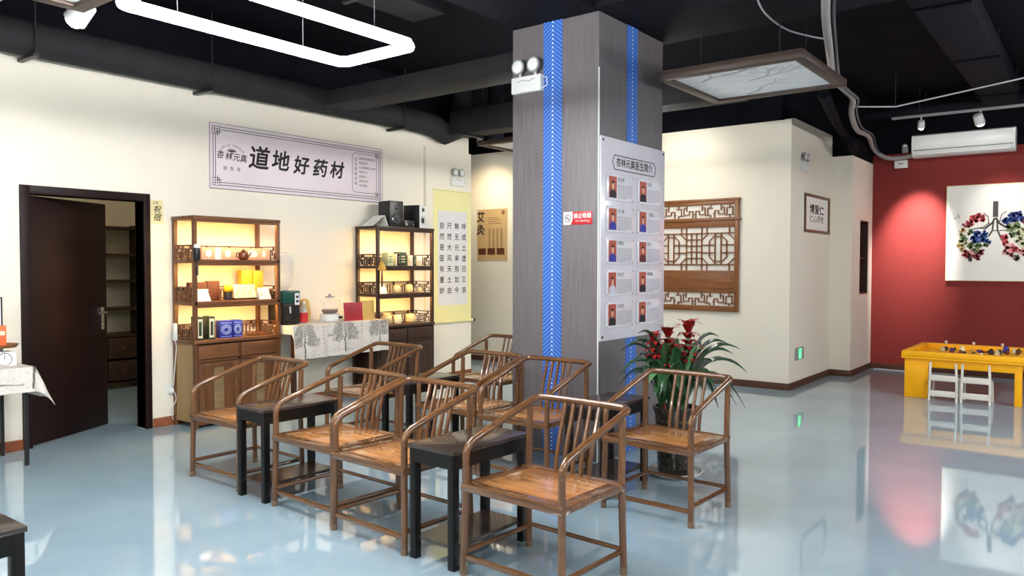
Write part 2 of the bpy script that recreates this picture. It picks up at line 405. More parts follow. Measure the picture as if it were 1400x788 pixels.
# column
CX0, CX1, CY0, CY1, CT = -3.885, -3.065, 5.05, 6.10, 3.42
colm = struct(MB().box(CX0, CX1, CY0, CY1, 0, CT).build('column', 'column_paper', bevel=.006))
r1 = MB().box(-.088, .088, -.004, 0, 0, CT).build('blue_ribbon', 'blue_ribbon', colm, smooth=False); r1.location = (-3.486, CY0, 0)
r2 = MB().box(-.085, .085, -.004, 0, 0, CT).build('blue_ribbon', 'blue_ribbon', colm, smooth=False); r2.location = (CX1, 5.56, 0); r2.rotation_euler = (0, 0, W90)
MB().tube([(CX1, CY0, 0), (CX1, CY0, 3.0)], .006, 8).build('corner_strip', 'white_plastic', colm)
# beams, ducts
def anchor(x, y):      # height of what hangs things at x, y: beam underside or slab
    return 3.424 if (CX0-.02 < x < 4.9 and 4.98 < y < 6.16) or (CX0+.05 < x < CX1 and y < 4.98) else CEIL
struct(MB().box(CX0-.02, 4.9, 4.98, 6.16, 3.42, CEIL).build('trim_1', 'beam_grey', smooth=False))
struct(MB().box(XL+.285, CX0, 5.35, 5.75, 3.20, 3.36).build('trim_2', 'duct_grey', bevel=.02))
struct(MB().box(CX0+.05, CX1, -5, 4.98, 3.42, CEIL).build('trim_3', 'beam_grey', smooth=False))
def hang(parent, x, y, z0, r=.006): MB().cyl((x, y, z0), (x, y, CEIL), r, 6).build('hanger_rod', 'duct_grey', parent)
dk = thing('wall_duct', 'long dark grey duct pipe running along the top of the cream wall', 'duct', (XL+.16, 0, 3.29))
MB().tube([(0, -4.9, 0), (0, 6.95, 0), (.0, 7.2, -.02), (0, 7.42, -.09), (0, 7.60, -.02), (0, 7.75, .22), (0, 7.78, .55)], .14, 14).build('pipe', 'duct_grey', dk)
for y in (2.55, 4.05, 6.55, .6):
    MB().box(-.15, .17, y-.02, y+.02, -.165, -.135).build('bracket', 'black_metal', dk); hang(dk, .155, y, -.15)
for c in dk.children:
    if c.name.startswith('hanger'):
        for v in c.data.vertices:
            if v.co.z > .1: v.co.z = CEIL-3.29
dk2 = thing('ceiling_duct', 'wide dark duct hung under the ceiling before the blue-striped column', 'duct', (-4.35, 0, 3.5))
MB().box(-.22, .14, -1, 4.6, 0, .22).build('duct_body', 'duct_grey', dk2, bevel=.01)
for y in (.5, 2.2, 3.9): MB().box(-.26, .18, y-.02, y+.02, -.025, .0).build('bracket', 'black_metal', dk2); MB().cyl((.16, y, 0), (.16, y, CEIL-3.5), .006, 6).build('hanger_rod', 'duct_grey', dk2)
dk3 = thing('ceiling_duct', 'dark duct running below the ceiling past the framed branch panel', 'duct', (-1.1, 0, 3.58))
MB().box(-.2, .2, 6.2, 11.6, 0, .2).build('duct_body', 'beam_grey', dk3, bevel=.01)
for y in (7, 9, 11): MB().box(-.22, .22, y-.02, y+.02, -.02, 0).build('flange', 'ceiling_black', dk3); MB().cyl((.2, y, 0), (.2, y, CEIL-3.58), .006, 6).build('hanger_rod', 'duct_grey', dk3)
dk4 = thing('cross_duct', 'dark grey duct crossing over the passage behind the column', 'duct', (-5.2, 7.5, 3.16))
MB().box(-1.455, 2.3, -.16, .16, 0, .3).build('duct_body', 'duct_grey', dk4, bevel=.01)
for x in (-1.2, .8): MB().box(x-.02, x+.02, -.2, .2, -.03, 0).build('bracket', 'black_metal', dk4); MB().cyl((x, .19, 0), (x, .19, CEIL-3.16), .008, 6).build('hanger_rod', 'duct_grey', dk4)
pp = thing('ceiling_pipe', 'dark round pipe hung in front of the red wall under the ceiling', 'pipe', (0, 11.75, 3.62))
MB().cyl((-2.765, 0, 0), (4.8, 0, 0), .07, 12).build('pipe', 'beam_grey', pp)
for x in (-2, 0, 2): MB().cyl((x, 0, 0), (x, 0, CEIL-3.62), .01, 6).build('hanger_rod', 'duct_grey', pp)
dp = thing('drop_pipe', 'thick dark pipe dropping beside the duct elbow at the passage', 'pipe', (-6.3, 7.83, 0))
MB().cyl((0, 0, 3.12), (0, 0, CEIL), .10, 14).build('pipe', 'beam_grey', dp); MB().cyl((0, 0, 3.3), (0, 0, 3.36), .115, 14).build('collar', 'duct_grey', dp)

t = thing('supply_duct', 'pale grey rectangular supply duct beside the framed white ceiling panel', 'duct', (-5.7, 1.35, 3.1))
MB().box(-.7, .74, -.8, .52, 0, .24).build('duct_body', 'grey_plastic', t, bevel=.01)
for x in (-.5, .5): MB().cyl((x, 0, .24), (x, 0, CEIL-3.1), .006, 6).build('hanger_rod', 'duct_grey', t)
# ------------------------------------------------------------------ LED pendants
def ring_pts(w_, l, r=.06, n=5):
    P = []
    for cx, cy, a0 in ((w_/2-r, l/2-r, 0), (-w_/2+r, l/2-r, 90), (-w_/2+r, -l/2+r, 180), (w_/2-r, -l/2+r, 270)):
        for k in range(n+1):
            a = math.radians(a0+90*k/n); P.append((cx+r*math.cos(a), cy+r*math.sin(a), 0))
    return P
def pendant(label, x, y, z=2.80, w_=.64, l=1.44, m='led', wf=.35):
    t = thing('led_pendant', label, 'lamp', (x, y, z), group='rectangular led tube pendants')
    P = ring_pts(w_, l)
    MB().tube(P, .025, 8, closed=True).build('light_tube', m, t)
    MB().tube([(a, b, .03) for a, b, c in P], .014, 4, closed=True, sq=True).build('housing', 'white_plastic', t)
    for sx in (-1, 1):
        for sy in (-1, 1): MB().cyl((sx*w_*.5, sy*l*wf, .03), (sx*w_*.5, sy*l*wf, anchor(x+sx*w_*.5, y+sy*l*wf)-z), .002, 5).build('suspension_wire', 'cable_grey', t)
    return t
pendant('glowing rectangular LED tube pendant above the facing armchairs by the calligraphy banner', -3.61, 2.60, m='led_main', wf=.28)
pendant('added unseen LED tube pendant behind the blue-striped column, brightening the lattice window wall', -4.36, 7.16, m='led_fill')  # unseen pendant added behind the column to brighten the lattice wall
for x, y, lab in ((-3.6, -1.6, 'added unseen LED tube pendant beyond the lone black side table, over bare floor'), (-.6, 1.2, 'added unseen LED tube pendant over open floor, level with the lone black side table'),
                  (1.9, 4.4, 'added unseen LED tube pendant over open floor facing the staff notice board'), (1.3, 8.2, 'added unseen LED tube pendant over open floor beside the yellow play table'),
                  (-.6, -2.4, 'added unseen LED tube pendant farthest of all from the red wall')):
    pendant(lab, x, y)  # these pendants are added out of view as fill light for the room

# ------------------------------------------------------------------ spot lamps
def spot(name, label, loc, target, energy, ang, blend=.6, col=(1, .9, .75), lit=True, size=.045):
    t = thing(name, label, 'lamp', loc)
    d = (Vector(target)-Vector(loc)).normalized()
    q = d.to_track_quat('-Z', 'Y').to_euler()
    hs = size if size > 1 else 1
    h = MB().lathe([(.028, .10), (.04, .09), (.045, 0), (.04, -.0), (.038, .012)], 16).build('lamp_head', 'white_plastic', t); h.rotation_euler = q; h.scale = (hs, hs, hs)
    f = MB().lathe([(.037, .010), (.036, -.004), (.026, -.018), (.0005, -.024)], 16, caps=False).build('lamp_lens', 'spot_face' if lit else 'grey_plastic', t); f.rotation_euler = q; f.scale = (hs, hs, hs)
    MB().cyl((0, 0, .06), (0, 0, .142 if hs == 1 else .162), .008, 8).build('stem', 'white_plastic', t)
    if lit:
        l = bpy.data.lights.new('spot', 'SPOT'); l.energy = energy; l.spot_size = math.radians(ang); l.spot_blend = blend; l.color = col; l.shadow_soft_size = .04
        o = bpy.data.objects.new('spot_beam', l); COL.objects.link(o); o.parent = t; o.rotation_euler = q; o.location = d*.07*hs
    return t
tr = tag(MB().box(-2.33, 1.6, 11.33, 11.37, 3.46, 3.49).build('light_track', 'grey_plastic'), 'thin pale light track hung before the red wall', 'track')
for x in (-2.0, .5): MB().cyl((x, 11.35, 3.48), (x, 11.35, CEIL), .005, 6).build('hanger_rod', 'duct_grey', tr)
spot('track_spotlight', 'small white track spotlight aimed at the red wall beside the flower picture', (-1.98, 11.35, 3.32), (-2.19, 12.25, 1.85), 560, 42, 1.0, (1, .92, .88), lit=True)
spot('track_spotlight', 'bright round track spotlight on the pale track over the air conditioner', (-1.31, 11.35, 3.30), (-1.0, 12.25, 1.95), 35, 60, 1.0, (1, .95, .9), size=1.35)
sp = pZ(102, 28, 3.1)
spot('ceiling_spotlight', 'glaring ceiling spotlight between the framed panel and the wall duct', sp, (-6.9, 1.9, 1.9), 6, 100, 1.0, (1, .90, .74), size=1.6)
MB().cyl((0, 0, .13), (0, 0, CEIL-3.1), .006, 6).build('hanger_rod', 'duct_grey', bpy.data.objects['ceiling_spotlight'])
spot('wall_washer', 'spotlight hidden behind the column washing the wall above the lattice window', (-4.3, 8.3, 3.35), (-4.4, 9.4, 2.6), 25, 90, 1.0, (1, .93, .8))
spot('passage_spotlight', 'warm spotlight over the passage lighting the moxibustion poster', (-7.3, 8.7, 3.3), (-7.9, 9.4, 1.6), 60, 110, 1.0, (1, .82, .55))
MB().cyl((0, 0, .13), (0, 0, CEIL-3.35), .006, 6).build('hanger_rod', 'duct_grey', bpy.data.objects['wall_washer'])
MB().cyl((0, 0, .13), (0, 0, CEIL-3.3), .006, 6).build('hanger_rod', 'duct_grey', bpy.data.objects['passage_spotlight'])

# ------------------------------------------------------------------ armchairs
def make_chair():
    t = thing('armchair', '', 'chair', group='slatted wooden armchairs')
    w_, d = .288, .485
    R = .0185
    for s in (-1, 1):
        lg = MB().tube([(s*(w_+.008), -.008, 0), (s*w_, 0, .45), (s*w_, 0, .575)], [R*.95, R, R*.95], 10).build('leg', 'walnut', t)
        MB().cyl((s*(w_+.008), -.008, 0), (s*(w_+.0075), -.0075, .035), R*1.03, 10).build('foot_cap', 'foot_cap', lg)
        lg = MB().tube([(s*(w_+.008), d+.012, 0), (s*w_, d, .45), (s*w_, d+.01, .76)], [R*.95, R, R*.9], 10).build('leg', 'walnut', t)
        MB().cyl((s*(w_+.008), d+.012, 0), (s*(w_+.0075), d+.011, .035), R*1.03, 10).build('foot_cap', 'foot_cap', lg)
        path = [(s*w_, 0, .565)]+bez((s*w_, .0, .575), (s*w_, .0, .625), (s*w_, .05, .648), 5)+[(s*w_, .30, .725), (s*w_, .50, .782)]+bez((s*w_, .52, .788), (s*w_, .560, .799), (s*(w_-.05), .562, .799), 5)
        MB().tube(path, .0185, 10).build('armrest', 'walnut_y', t)
    MB().tube([(-w_+.045, .562, .799), (-.15, .566, .80), (0, .568, .80), (.15, .566, .80), (w_-.045, .562, .799)], .0185, 10).build('back_rail', 'walnut_x', t)
    for k in range(5):
        x = (k-2)*.052
        MB().tube([(x, .478, .44), (x, .487, .52), (x, .512, .62), (x, .545, .72), (x, .565, .79)], .0115, 8).build('back_slat', 'walnut', t)
    sf = MB().box(-w_-.018, w_+.018, -.022, .045, .412, .45).box(-w_-.018, w_+.018, d-.045, d+.018, .412, .45)
    sf.box(-w_-.018, -w_+.05, .045, d-.045, .412, .45).box(w_-.05, w_+.018, .045, d-.045, .412, .45)
    s_ = sf.build('seat_frame', 'walnut_x', t, bevel=.005)
    MB().box(-w_+.052, w_-.052, .047, d-.047, .425, .4465).build('seat_panel', 'seat_wood', t, bevel=.002)
    MB().box(-w_, w_, -.014, .014, .075, .10).build('stretcher', 'walnut_x', t, bevel=.006)
    MB().tube([(-w_, d+.004, .125), (w_, d+.004, .125)], .012, 8).build('stretcher', 'walnut_x', t)
    for s in (-1, 1): MB().tube([(s*w_, 0, .115), (s*w_, d, .115)], .0135, 8).build('stretcher', 'walnut_y', t)
    return t
ch0 = make_chair()
def place(o, x0, x1, y, rz=0):
    o.location = ((x0+x1)/2, y, 0); o.rotation_euler = (0, 0, math.radians(rz))
CH = [(-5.13, -4.55, 2.95, -1, 'slatted wooden armchair standing before the bookcase that holds blue boxes'),
      (-4.09, -3.51, 2.89, -2.5, 'slatted wooden armchair between the small black table near the bookcase and a touching twin armchair'),
      (-3.455, -2.865, 2.83, -2.5, 'slatted wooden armchair touching its twin, beside the black table with bare brown top'),
      (-2.455, -1.86, 2.80, -2.5, 'slatted wooden armchair alone past the black table, facing the open floor, back to the column'),
      (-5.25, -4.66, 4.24, 0, 'slatted wooden armchair right before the ink-print tablecloth console'),
      (-4.19, -3.58, 4.24, -2, 'slatted wooden armchair beside the far black table, before the column edge'),
      (-3.53, -2.94, 4.21, 0, 'slatted wooden armchair backing onto the broad blue ribbon of the column'),
      (-2.46, -1.87, 4.13, -2, 'slatted wooden armchair in front of the red-flowered potted plant'),
      (-4.93, -4.34, 5.48, 0, 'slatted wooden armchair half hidden behind the column near the hanging scroll')]
for i, (x0, x1, y, rz, lab) in enumerate(CH):
    o = ch0 if i == 0 else dup(ch0, (0, 0, 0))
    o['label'] = lab; place(o, x0, x1, y, rz)
# small black side tables
def make_side_table():
    t = thing('side_table', '', 'table', group='small black side tables')
    w_, d = .155, .29
    MB().box(-w_-.008, w_+.008, -d-.008, d+.008, .572, .592).build('table_top', 'table_top', t, bevel=.003)
    MB().box(-w_+.02, w_-.02, -d, -d+.018, .50, .572).build('apron', 'black_lacquer', t)
    MB().box(-w_+.02, w_-.02, d-.018, d, .50, .572).build('apron', 'black_lacquer', t)
    for s in (-1, 1): MB().box(s*(w_-.009)-.009, s*(w_-.009)+.009, -d+.02, d-.02, .50, .572).build('apron', 'black_lacquer', t)
    for sx in (-1, 1):
        for sy in (-1, 1):
            x, y = sx*(w_-.02), sy*(d-.02)
            MB().box(x-.021, x+.021, y-.021, y+.021, 0, .572).build('leg', 'black_lacquer', t, bevel=.003)
    MB().box(-w_+.02, w_-.02, -d+.02, d-.02, .10, .118).build('lower_shelf', 'table_top', t)
    return t
st0 = make_side_table()
ST = [(-4.315, 3.17, -2, 'small black side table between two armchairs in front of the wooden bookcase'),
      (-2.655, 3.09, -2, 'small black side table with brown top facing open floor, armchair without neighbour at its side'),
      (-4.43, 4.54, 0, 'small black side table between the tablecloth console and the column'),
      (-2.68, 4.55, 0, 'small black side table at the column corner next to the potted plant'),
      (-3.125, .79, 0, 'small black side table standing apart from every chair near the draped table')]
for i, (x, y, rz, lab) in enumerate(ST):
    o = st0 if i == 0 else dup(st0, (0, 0, 0))
    o['label'] = lab; o.location = (x, y, 0); o.rotation_euler = (0, 0, math.radians(rz))

# ------------------------------------------------------------------ bookcases
def fret(mb, along, c0, c1, fixed, z, h=.135, seed=0):
    """carved gallery rail above a shelf: bars between c0 and c1 along x (along=0) or y (along=1)"""
    t = .006
    def bar(a0, a1, z0, z1):
        if along == 0: mb.box(a0, a1, fixed-t, fixed+t, z0, z1)
        else: mb.box(fixed-t, fixed+t, a0, a1, z0, z1)
    L = c1-c0
    bar(c0, c1, z+h-.010, z+h); bar(c0, c1, z+h-.042, z+h-.034); bar(c0, c1, z+.012, z+.02)
    n = max(2, round(L/.115)); st = L/n
    for k in range(n):
        a = c0+k*st
        if k: bar(a-.005, a+.005, z, z+h-.034)
        bar(a+st*.30, a+st*.36, z+.02, z+.068+(.02 if k % 2 else 0)); bar(a+st*.66, a+st*.72, z+.04-(.02 if k % 2 else 0), z+h-.04)
        bar(a+st*.30, a+st*.72, z+.064, z+.072)
        if k % 2: bar(a, a+st*.30, z+.036, z+.043)
        else: bar(a+st*.72, a+st, z+.080, z+.087)
        if k % 2 == 0: bar(a+st*.40, a+st*.60, z+h-.036, z+h-.008)
def bookcase(label, yc, wood_, wood_x, side, zs):
    d, W, H = .375, .925, 1.955
    t = thing('bookcase', label, 'bookcase', (XL+.016+d/2, yc, 0), W90)
    P = .036
    for sx in (-1, 1):
        for sy in (-1, 1):
            x, y = sx*(W/2-P/2), sy*(d/2-P/2)
            MB().box(x-P/2, x+P/2, y-P/2, y+P/2, 0, H-.03).build('post', wood_, t, bevel=.003)
    MB().box(-W/2-.004, W/2+.004, -d/2-.004, d/2+.004, H-.034, H).build('top_board', wood_x, t, bevel=.004)
    for k, z in enumerate(zs[:2]):
        s = MB().box(-W/2+.004, W/2-.004, -d/2, d/2, z-.034, z).build('shelf', wood_x, t, bevel=.004)
    zb = zs[2]
    MB().box(-W/2-.006, W/2+.006, -d/2-.012, d/2, zb-.032, zb).build('cabinet_top', wood_x, t, bevel=.004)
    for z in zs:
        a = MB(); fret(a, 0, -W/2+P, W/2-P, d/2-.02, z); a.build('gallery_rail', wood_, t, smooth=False)
        for s in (-1, 1):
            a = MB(); fret(a, 1, -d/2+P, d/2-P, s*(W/2-.018), z); a.build('gallery_rail', wood_, t, smooth=False)
    # lower cabinet
    b = MB().box(-W/2+P, W/2-P, d/2-.02, d/2-.005, .06, zb-.03).box(-W/2+P, W/2-P, -d/2+.02, d/2-.02, .06, .08)
    b.box(-W/2+P, W/2-P, -d/2+.004, -d/2+.03, .03, .085).box(-.012, .012, -d/2+.006, -d/2+.03, .085, zb-.03).box(-W/2+P, W/2-P, -d/2+.006, -d/2+.03, zb-.205, zb-.18)
    b.build('cabinet_body', wood_, t)
    for s in (-1, 1): MB().box(s*(W/2-.02)-.008, s*(W/2-.02)+.008, -d/2+P, d/2-P, .05, zb-.03).build('side_panel', side, t)
    for s in (-1, 1):
        x0, x1 = (.014, W/2-P-.002) if s > 0 else (-W/2+P+.002, -.014)
        dr = MB().box(x0, x1, -d/2-.006, -d/2+.012, zb-.175, zb-.045).build('drawer', wood_x, t, bevel=.005)
        MB().cyl(((x0+x1)/2, -d/2-.006, zb-.11), ((x0+x1)/2, -d/2-.022, zb-.11), .008, 10).build('knob', 'brass', dr)
        do = MB().box(x0, x0+.05, -d/2-.006, -d/2+.012, .09, zb-.21).box(x1-.05, x1, -d/2-.006, -d/2+.012, .09, zb-.21).box(x0+.05, x1-.05, -d/2-.006, -d/2+.012, .09, .14).box(x0+.05, x1-.05, -d/2-.006, -d/2+.012, zb-.26, zb-.21).build('door', wood_, t, bevel=.003)
        n = 3
        for k in range(n):
            a = x0+.05+(x1-x0-.10)*k/n; c = x0+.05+(x1-x0-.10)*(k+1)/n
            MB().box(a+.001, c-.001, -d/2+.0, -d/2+.01, .14, zb-.26).build('door_board', wood_ if k != 1 else 'old_wood' if wood_ == 'case_wood' else wood_, do)
        xk = -.03 if s < 0 else .03
        MB().cyl((xk, -d/2-.006, .42), (xk, -d/2-.024, .42), .008, 10).build('knob', 'chrome', do)
    # warm light strips under the boards
    for z in (H-.034, zs[0]-.034, zs[1]-.034):
        MB().box(-W/2+P, W/2-P, -d/2+.016, -d/2+.028, z-.007, z).build('light_strip', 'strip_warm', t); MB().box(-W/2+P, W/2-P, -d/2, -d/2+.012, z-.022, z).build('light_lip', wood_x, t)
    return t
ZS1 = (1.555, 1.165, .81); ZS2 = (1.50, 1.175, .81)
BX = XL+.012+.375/2
bookcase('tall walnut bookcase with carved rails and cabinet beside the dark open door', 4.265, 'case_wood', 'case_wood_x', 'side_panel', ZS1)
bookcase('tall dark bookcase with carved rails carrying loudspeakers, beside the hanging scroll', 6.495, 'case_dark', 'case_dark_x', 'case_dark', ZS2)
def onshelf(name, label, cat, yc, dx, z, rz=0, group=None):
    """yc: world y ; dx: distance forward of the wall"""
    return thing(name, label, cat, (XL+dx, yc, z), W90+rz, group)
# --- first bookcase
z = ZS1[0]
t = onshelf('gift_box', 'long pink gift carton with pale oval windows on the top shelf', 'box', 4.33, .20, z)
MB().box(-.37, .37, -.06, .06, 0, .115).build('carton', 'pink_box', t, bevel=.003)
for x, rx in ((-.30, .03), (-.10, .032), (.17, .055), (.30, .02)): a = MB(); a.disc(x, .06, rx, .036, -.0605); a.build('window', 'paper_white', t, smooth=False)
a = MB().box(-.235, -.175, -.0606, -.06, .0, .115); a.build('label_band', 'paper_white', t, smooth=False)
t = onshelf('teapot', 'small dark glass teapot in front of the pink gift carton', 'teapot', 4.36, .32, z)
MB().lathe([(.03, 0), (.045, .012), (.05, .04), (.042, .07), (.02, .082)], 16).build('pot_body', 'tea', t)
MB().lathe([(.022, .08), (.024, .088), (.006, .096), (.008, .104), (.001, .108)], 12).build('lid', 'black_plastic', t)
MB().tube([(.045, 0, .03), (.075, 0, .05), (.085, 0, .075)], [.010, .007, .005], 8).build('spout', 'tea', t)
MB().tube([(-.045, 0, .06), (-.075, 0, .065), (-.078, 0, .03), (-.045, 0, .018)], .005, 8).build('handle', 'black_plastic', t)
t = onshelf('tassel_charm', 'black and white tassel charm hanging on the bookcase post', 'ornament', 3.815, .423, 1.61)
MB().tube([(0, .036, .105), (0, .006, .095), (0, 0, .05)], .003, 6).build('cord', 'black_plastic', t)
MB().lathe([(.005, .06), (.028, .045), (.032, .01), (.03, -.05), (.01, -.075)], 12).build('pendant', 'black_plastic', t)
MB().lathe([(.006, .085), (.024, .08), (.03, .05), (.006, .045)], 12).build('white_bead', 'white_plastic', t)
MB().tube([(0, 0, -.07), (0, 0, -.12), (0, 0, -.20)], [.006, .010, .012], 8).build('fringe', 'black_plastic', t)
z = ZS1[1]
t = onshelf('carved_box', 'brown carved double panel box on the middle shelf', 'box', 4.07, .15, z)
MB().box(-.19, -.01, -.03, .03, 0, .175).build('carved_panel', 'brown_carve', t, bevel=.003); MB().box(-.005, .12, -.03, .03, 0, .185).build('carved_panel', 'brown_carve', t, bevel=.003)
MB().box(-.19, .12, -.05, .05, -.0, .012).build('stand', 'case_dark', t)
def card(label, yc, dx, z, w_=.16, h=.12, m='paper_white', lean=.35):
    t = onshelf('tent_card', label, 'card', yc, dx, z)
    MB().prism([(-w_/2, 0), (w_/2, 0), (w_/2-.015, h), (-w_/2, h)], -.002, .002).build('front_leaf', m, t).rotation_euler = (-lean, 0, 0)
    o = MB().box(-w_/2, w_/2, -.002, .002, 0, h*.98).build('back_leaf', m, t); o.location = (0, 2*h*math.sin(lean), 0); o.rotation_euler = (lean, 0, 0)
    return t
card('white tent card beside the brown carved box', 3.945, .30, z)
t = card('white tent card with print at the shelf end by the water dispenser', 4.618, .30, z, .135)
a = MB()
for k in range(4): a.box(-.06, -.06+.03+.012*(k % 2), -.0045, -.003, .10-.02*k-.006, .10-.02*k)
o = a.build('print', 'ink_grey', t, smooth=False); o.rotation_euler = (-.35, 0, 0)
t = onshelf('flower_cup', 'tiny dark cup with a yellow flower', 'plant', 4.255, .22, z)
MB().lathe([(.03, 0), (.036, .05), (.03, .075)], 12).build('cup', 'cloth_dark', t)
MB().lathe([(.006, .07), (.04, .09), (.046, .115), (.03, .14), (.004, .148)], 12).build('blossom', 'yellow_flower', t)
t = onshelf('gold_carton', 'pair of glowing golden cartons against the wall on the middle shelf', 'box', 4.58, .108, z)
MB().box(-.13, -.01, -.04, .04, 0, .29).build('carton', 'gold_box', t, bevel=.003); MB().box(.0, .12, -.04, .04, 0, .285).build('carton', 'gold_box', t, bevel=.003)
t = onshelf('cream_case', 'cream flat case tilted on a dark stand beside the golden cartons', 'box', 4.425, .24, z)
o = MB().box(-.12, .12, -.015, .015, .0, .135).build('case', 'cream_box', t, bevel=.003); o.rotation_euler = (-.25, 0, 0); o.location = (0, 0, .014)
MB().box(-.12, .12, -.03, .05, 0, .016).build('stand', 'case_dark', t)
a = MB()
for k in range(9): a.box(-.10+.022*k, -.10+.022*k+.013, -.0165, -.0155, .035+.03*(k % 3), .05+.03*(k % 3))
o = a.build('print', 'gold_box', t, smooth=False); o.rotation_euler = (-.25, 0, 0); o.location = (0, 0, .014)
z = ZS1[2]
for k, yc in enumerate((3.889, 4.005)):
    t = onshelf('boxed_book', ('upright dark green boxed volume nearest the bookcase post' if k == 0 else 'upright dark green boxed volume next to the blue boxes'), 'box', yc, .29, z, -.18)
    MB().box(-.03, .03, -.075, .075, 0, .215).build('case', 'dark_green', t, bevel=.002)
    MB().box(-.021, .021, -.0765, -.075, .02, .195).build('label_panel', 'cream_box', t)
    MB().box(-.013, .013, -.0775, -.0765, .04, .17).build('emblem', 'dark_green', t)
for k, yc in enumerate((4.175, 4.30)):
    t = onshelf('blue_gift_box', ('blue box with pale round emblem beside the green boxed volume' if k == 0 else 'slimmer blue box with pale emblem, farther from the green volumes'), 'box', yc, .27, z, -.15)
    w_ = .062 if k == 0 else .045
    MB().box(-w_, w_, -.05, .05, 0, .165).build('carton', 'blue_box', t, bevel=.003)
    a = MB()
    for r_ in (.75, .45):
        P = [(w_*r_*math.cos(2*PI*j/20), -.0515, .078+.055*r_*math.sin(2*PI*j/20)) for j in range(20)]
        a.tube(P, .0035, 4, closed=True)
    a.box(-w_*.8, w_*.8, -.0512, -.05, .012, .016).box(-w_*.8, w_*.8, -.0512, -.05, .139, .143); a.build('emblem', 'pale_blue', t, smooth=False)
t = onshelf('tea_tray', 'flat brown tray lying at the shelf end', 'tray', 4.55, .26, z)
MB().box(-.10, .10, -.05, .05, 0, .016).build('tray_base', 'case_wood_x', t, bevel=.004); MB().box(-.10, .10, -.05, -.044, .016, .026).box(-.10, .10, .044, .05, .016, .026).build('rim', 'case_wood_x', t)
# --- second bookcase
z = 1.955
def speaker(label, yc, rz, w_=.20, h=.305):
    t = onshelf('loudspeaker', label, 'speaker', yc, .22, z, rz)
    MB().box(-w_/2, w_/2, -.11, .11, 0, h).build('cabinet', 'black_plastic', t, bevel=.006)
    for r_, zz in ((.062, .095), (.038, .225)):
        MB().lathe([(r_, 0), (r_*.9, .008), (r_*.85, .002)], 20, caps=False).build('cone_ring', 'chrome', t).rotation_euler = (PI/2, 0, 0)
        t.children[-1].location = (0, -.11, zz)
        o = MB().lathe([(r_*.85, .003), (r_*.4, -.004+.008), (r_*.35, .012), (.001, .014)], 20, caps=False).build('cone', 'black_metal', t); o.rotation_euler = (PI/2, 0, 0); o.location = (0, -.11, zz)
    return t
speaker('black loudspeaker on the dark bookcase, next to the folded white card', 6.40, -.1)
speaker('black loudspeaker on the dark bookcase, turned to show its silver cones by the scroll', 6.80, .28, .17, .28)
MB().box(-.083, .083, -.1135, -.109, .004, .276).build('baffle', 'white_plastic', bpy.data.objects['loudspeaker.001'], bevel=.001)
t = onshelf('audio_player', 'low black audio player between the two loudspeakers', 'audio', 6.60, .26, z)
MB().box(-.085, .085, -.07, .07, 0, .085).build('case', 'black_plastic', t, bevel=.004)
MB().cyl((-.06, -.07, .04), (-.06, -.082, .04), .018, 14).build('dial', 'chrome', t); MB().cyl((.06, -.07, .035), (.06, -.08, .035), .010, 12).build('dial', 'chrome', t)
t = onshelf('folded_card', 'folded white card lying on top of the dark bookcase', 'card', 6.155, .22, z)
MB().prism([(-.12, 0), (.06, .13), (.064, .128), (-.116, 0)], -.09, .09).build('leaf', 'paper_white', t); MB().prism([(.06, .13), (.12, .0), (.124, .0), (.066, .13)], -.09, .09).build('leaf', 'paper_white', t)
z = ZS2[0]
BK = [(6.33, .085, .155, 'pale_green', 'pale green upright book', -.15), (6.415, .022, .14, 'cream_box', 'thin cream booklet beside the pale green book', 0), (6.455, .016, .15, 'cloth_dark', 'thin black booklet behind cream pages', 0),
      (6.53, .10, .165, 'dark_green', 'dark green box with cream edge', -.12), (6.625, .025, .125, 'cream_box', 'slim cream box beside the dark green box', 0), (6.67, .03, .125, 'paper_white', 'slim white box between cream and green ones', 0),
      (6.725, .035, .12, 'dark_green', 'small dark green box beside the slim white box', 0)]
for yc, w_, h, m, lab, rz in BK:
    t = onshelf('boxed_book', lab, 'book', yc, .24, z, rz, 'books on the dark bookcase')
    MB().box(-w_/2, w_/2, -.06, .06, 0, h).build('cover', m, t, bevel=.002); MB().box(-w_/2+.003, w_/2-.003, -.061, .058, h-.004, h+.001).build('page_edge', 'paper_white', t)
    a = MB()
    for k in range(3): a.box(-w_*.3, w_*.3, -.0612, -.06, h*.25+k*h*.2, h*.25+k*h*.2+.008)
    a.build('print', 'cream_box' if m in ('dark_green', 'cloth_dark') else 'dark_green', t, smooth=False)
t = onshelf('white_cube', 'small white cube box at the end of the book row', 'box', 6.778, .30, z); MB().box(-.032, .032, -.03, .03, .055, .12).build('lid', 'paper_white', t, bevel=.002); MB().box(-.028, .028, -.028, .028, 0, .055).build('box_base', 'cream_box', t, bevel=.002)
t = onshelf('tassel_charm', 'golden tassel charm hanging on the dark bookcase', 'ornament', 6.052, .440, 1.46)
MB().lathe([(.006, .10), (.012, .08), (.045, .02), (.05, -.01), (.01, -.012)], 12).build('bell', 'gold_tassel', t); MB().tube([(0, 0, -.01), (0, 0, -.10), (0, 0, -.2)], [.006, .012, .014], 8).build('fringe', 'brown_carve', t); MB().tube([(0, .055, .15), (0, .012, .13), (0, 0, .09)], .003, 6).build('cord', 'gold_tassel', t)
z = ZS2[1]
card('white tent card on the middle shelf of the dark bookcase', 6.19, .30, z, .15, .12)
def jar(label, yc, dx, z, r_, h, m='ceramic_spot'):
    t = onshelf('ceramic_jar', label, 'jar', yc, dx, z)
    MB().lathe([(r_*.7, 0), (r_*.95, h*.15), (r_, h*.5), (r_*.92, h*.85), (r_*.8, h), (r_*.7, h), (r_*.65, h*.8)], 18).build('jar_body', m, t)
    MB().lathe([(r_*.82, h), (r_*.85, h*1.04), (r_*.3, h*1.12), (.01, h*1.14)], 18).build('lid', m, t); return t
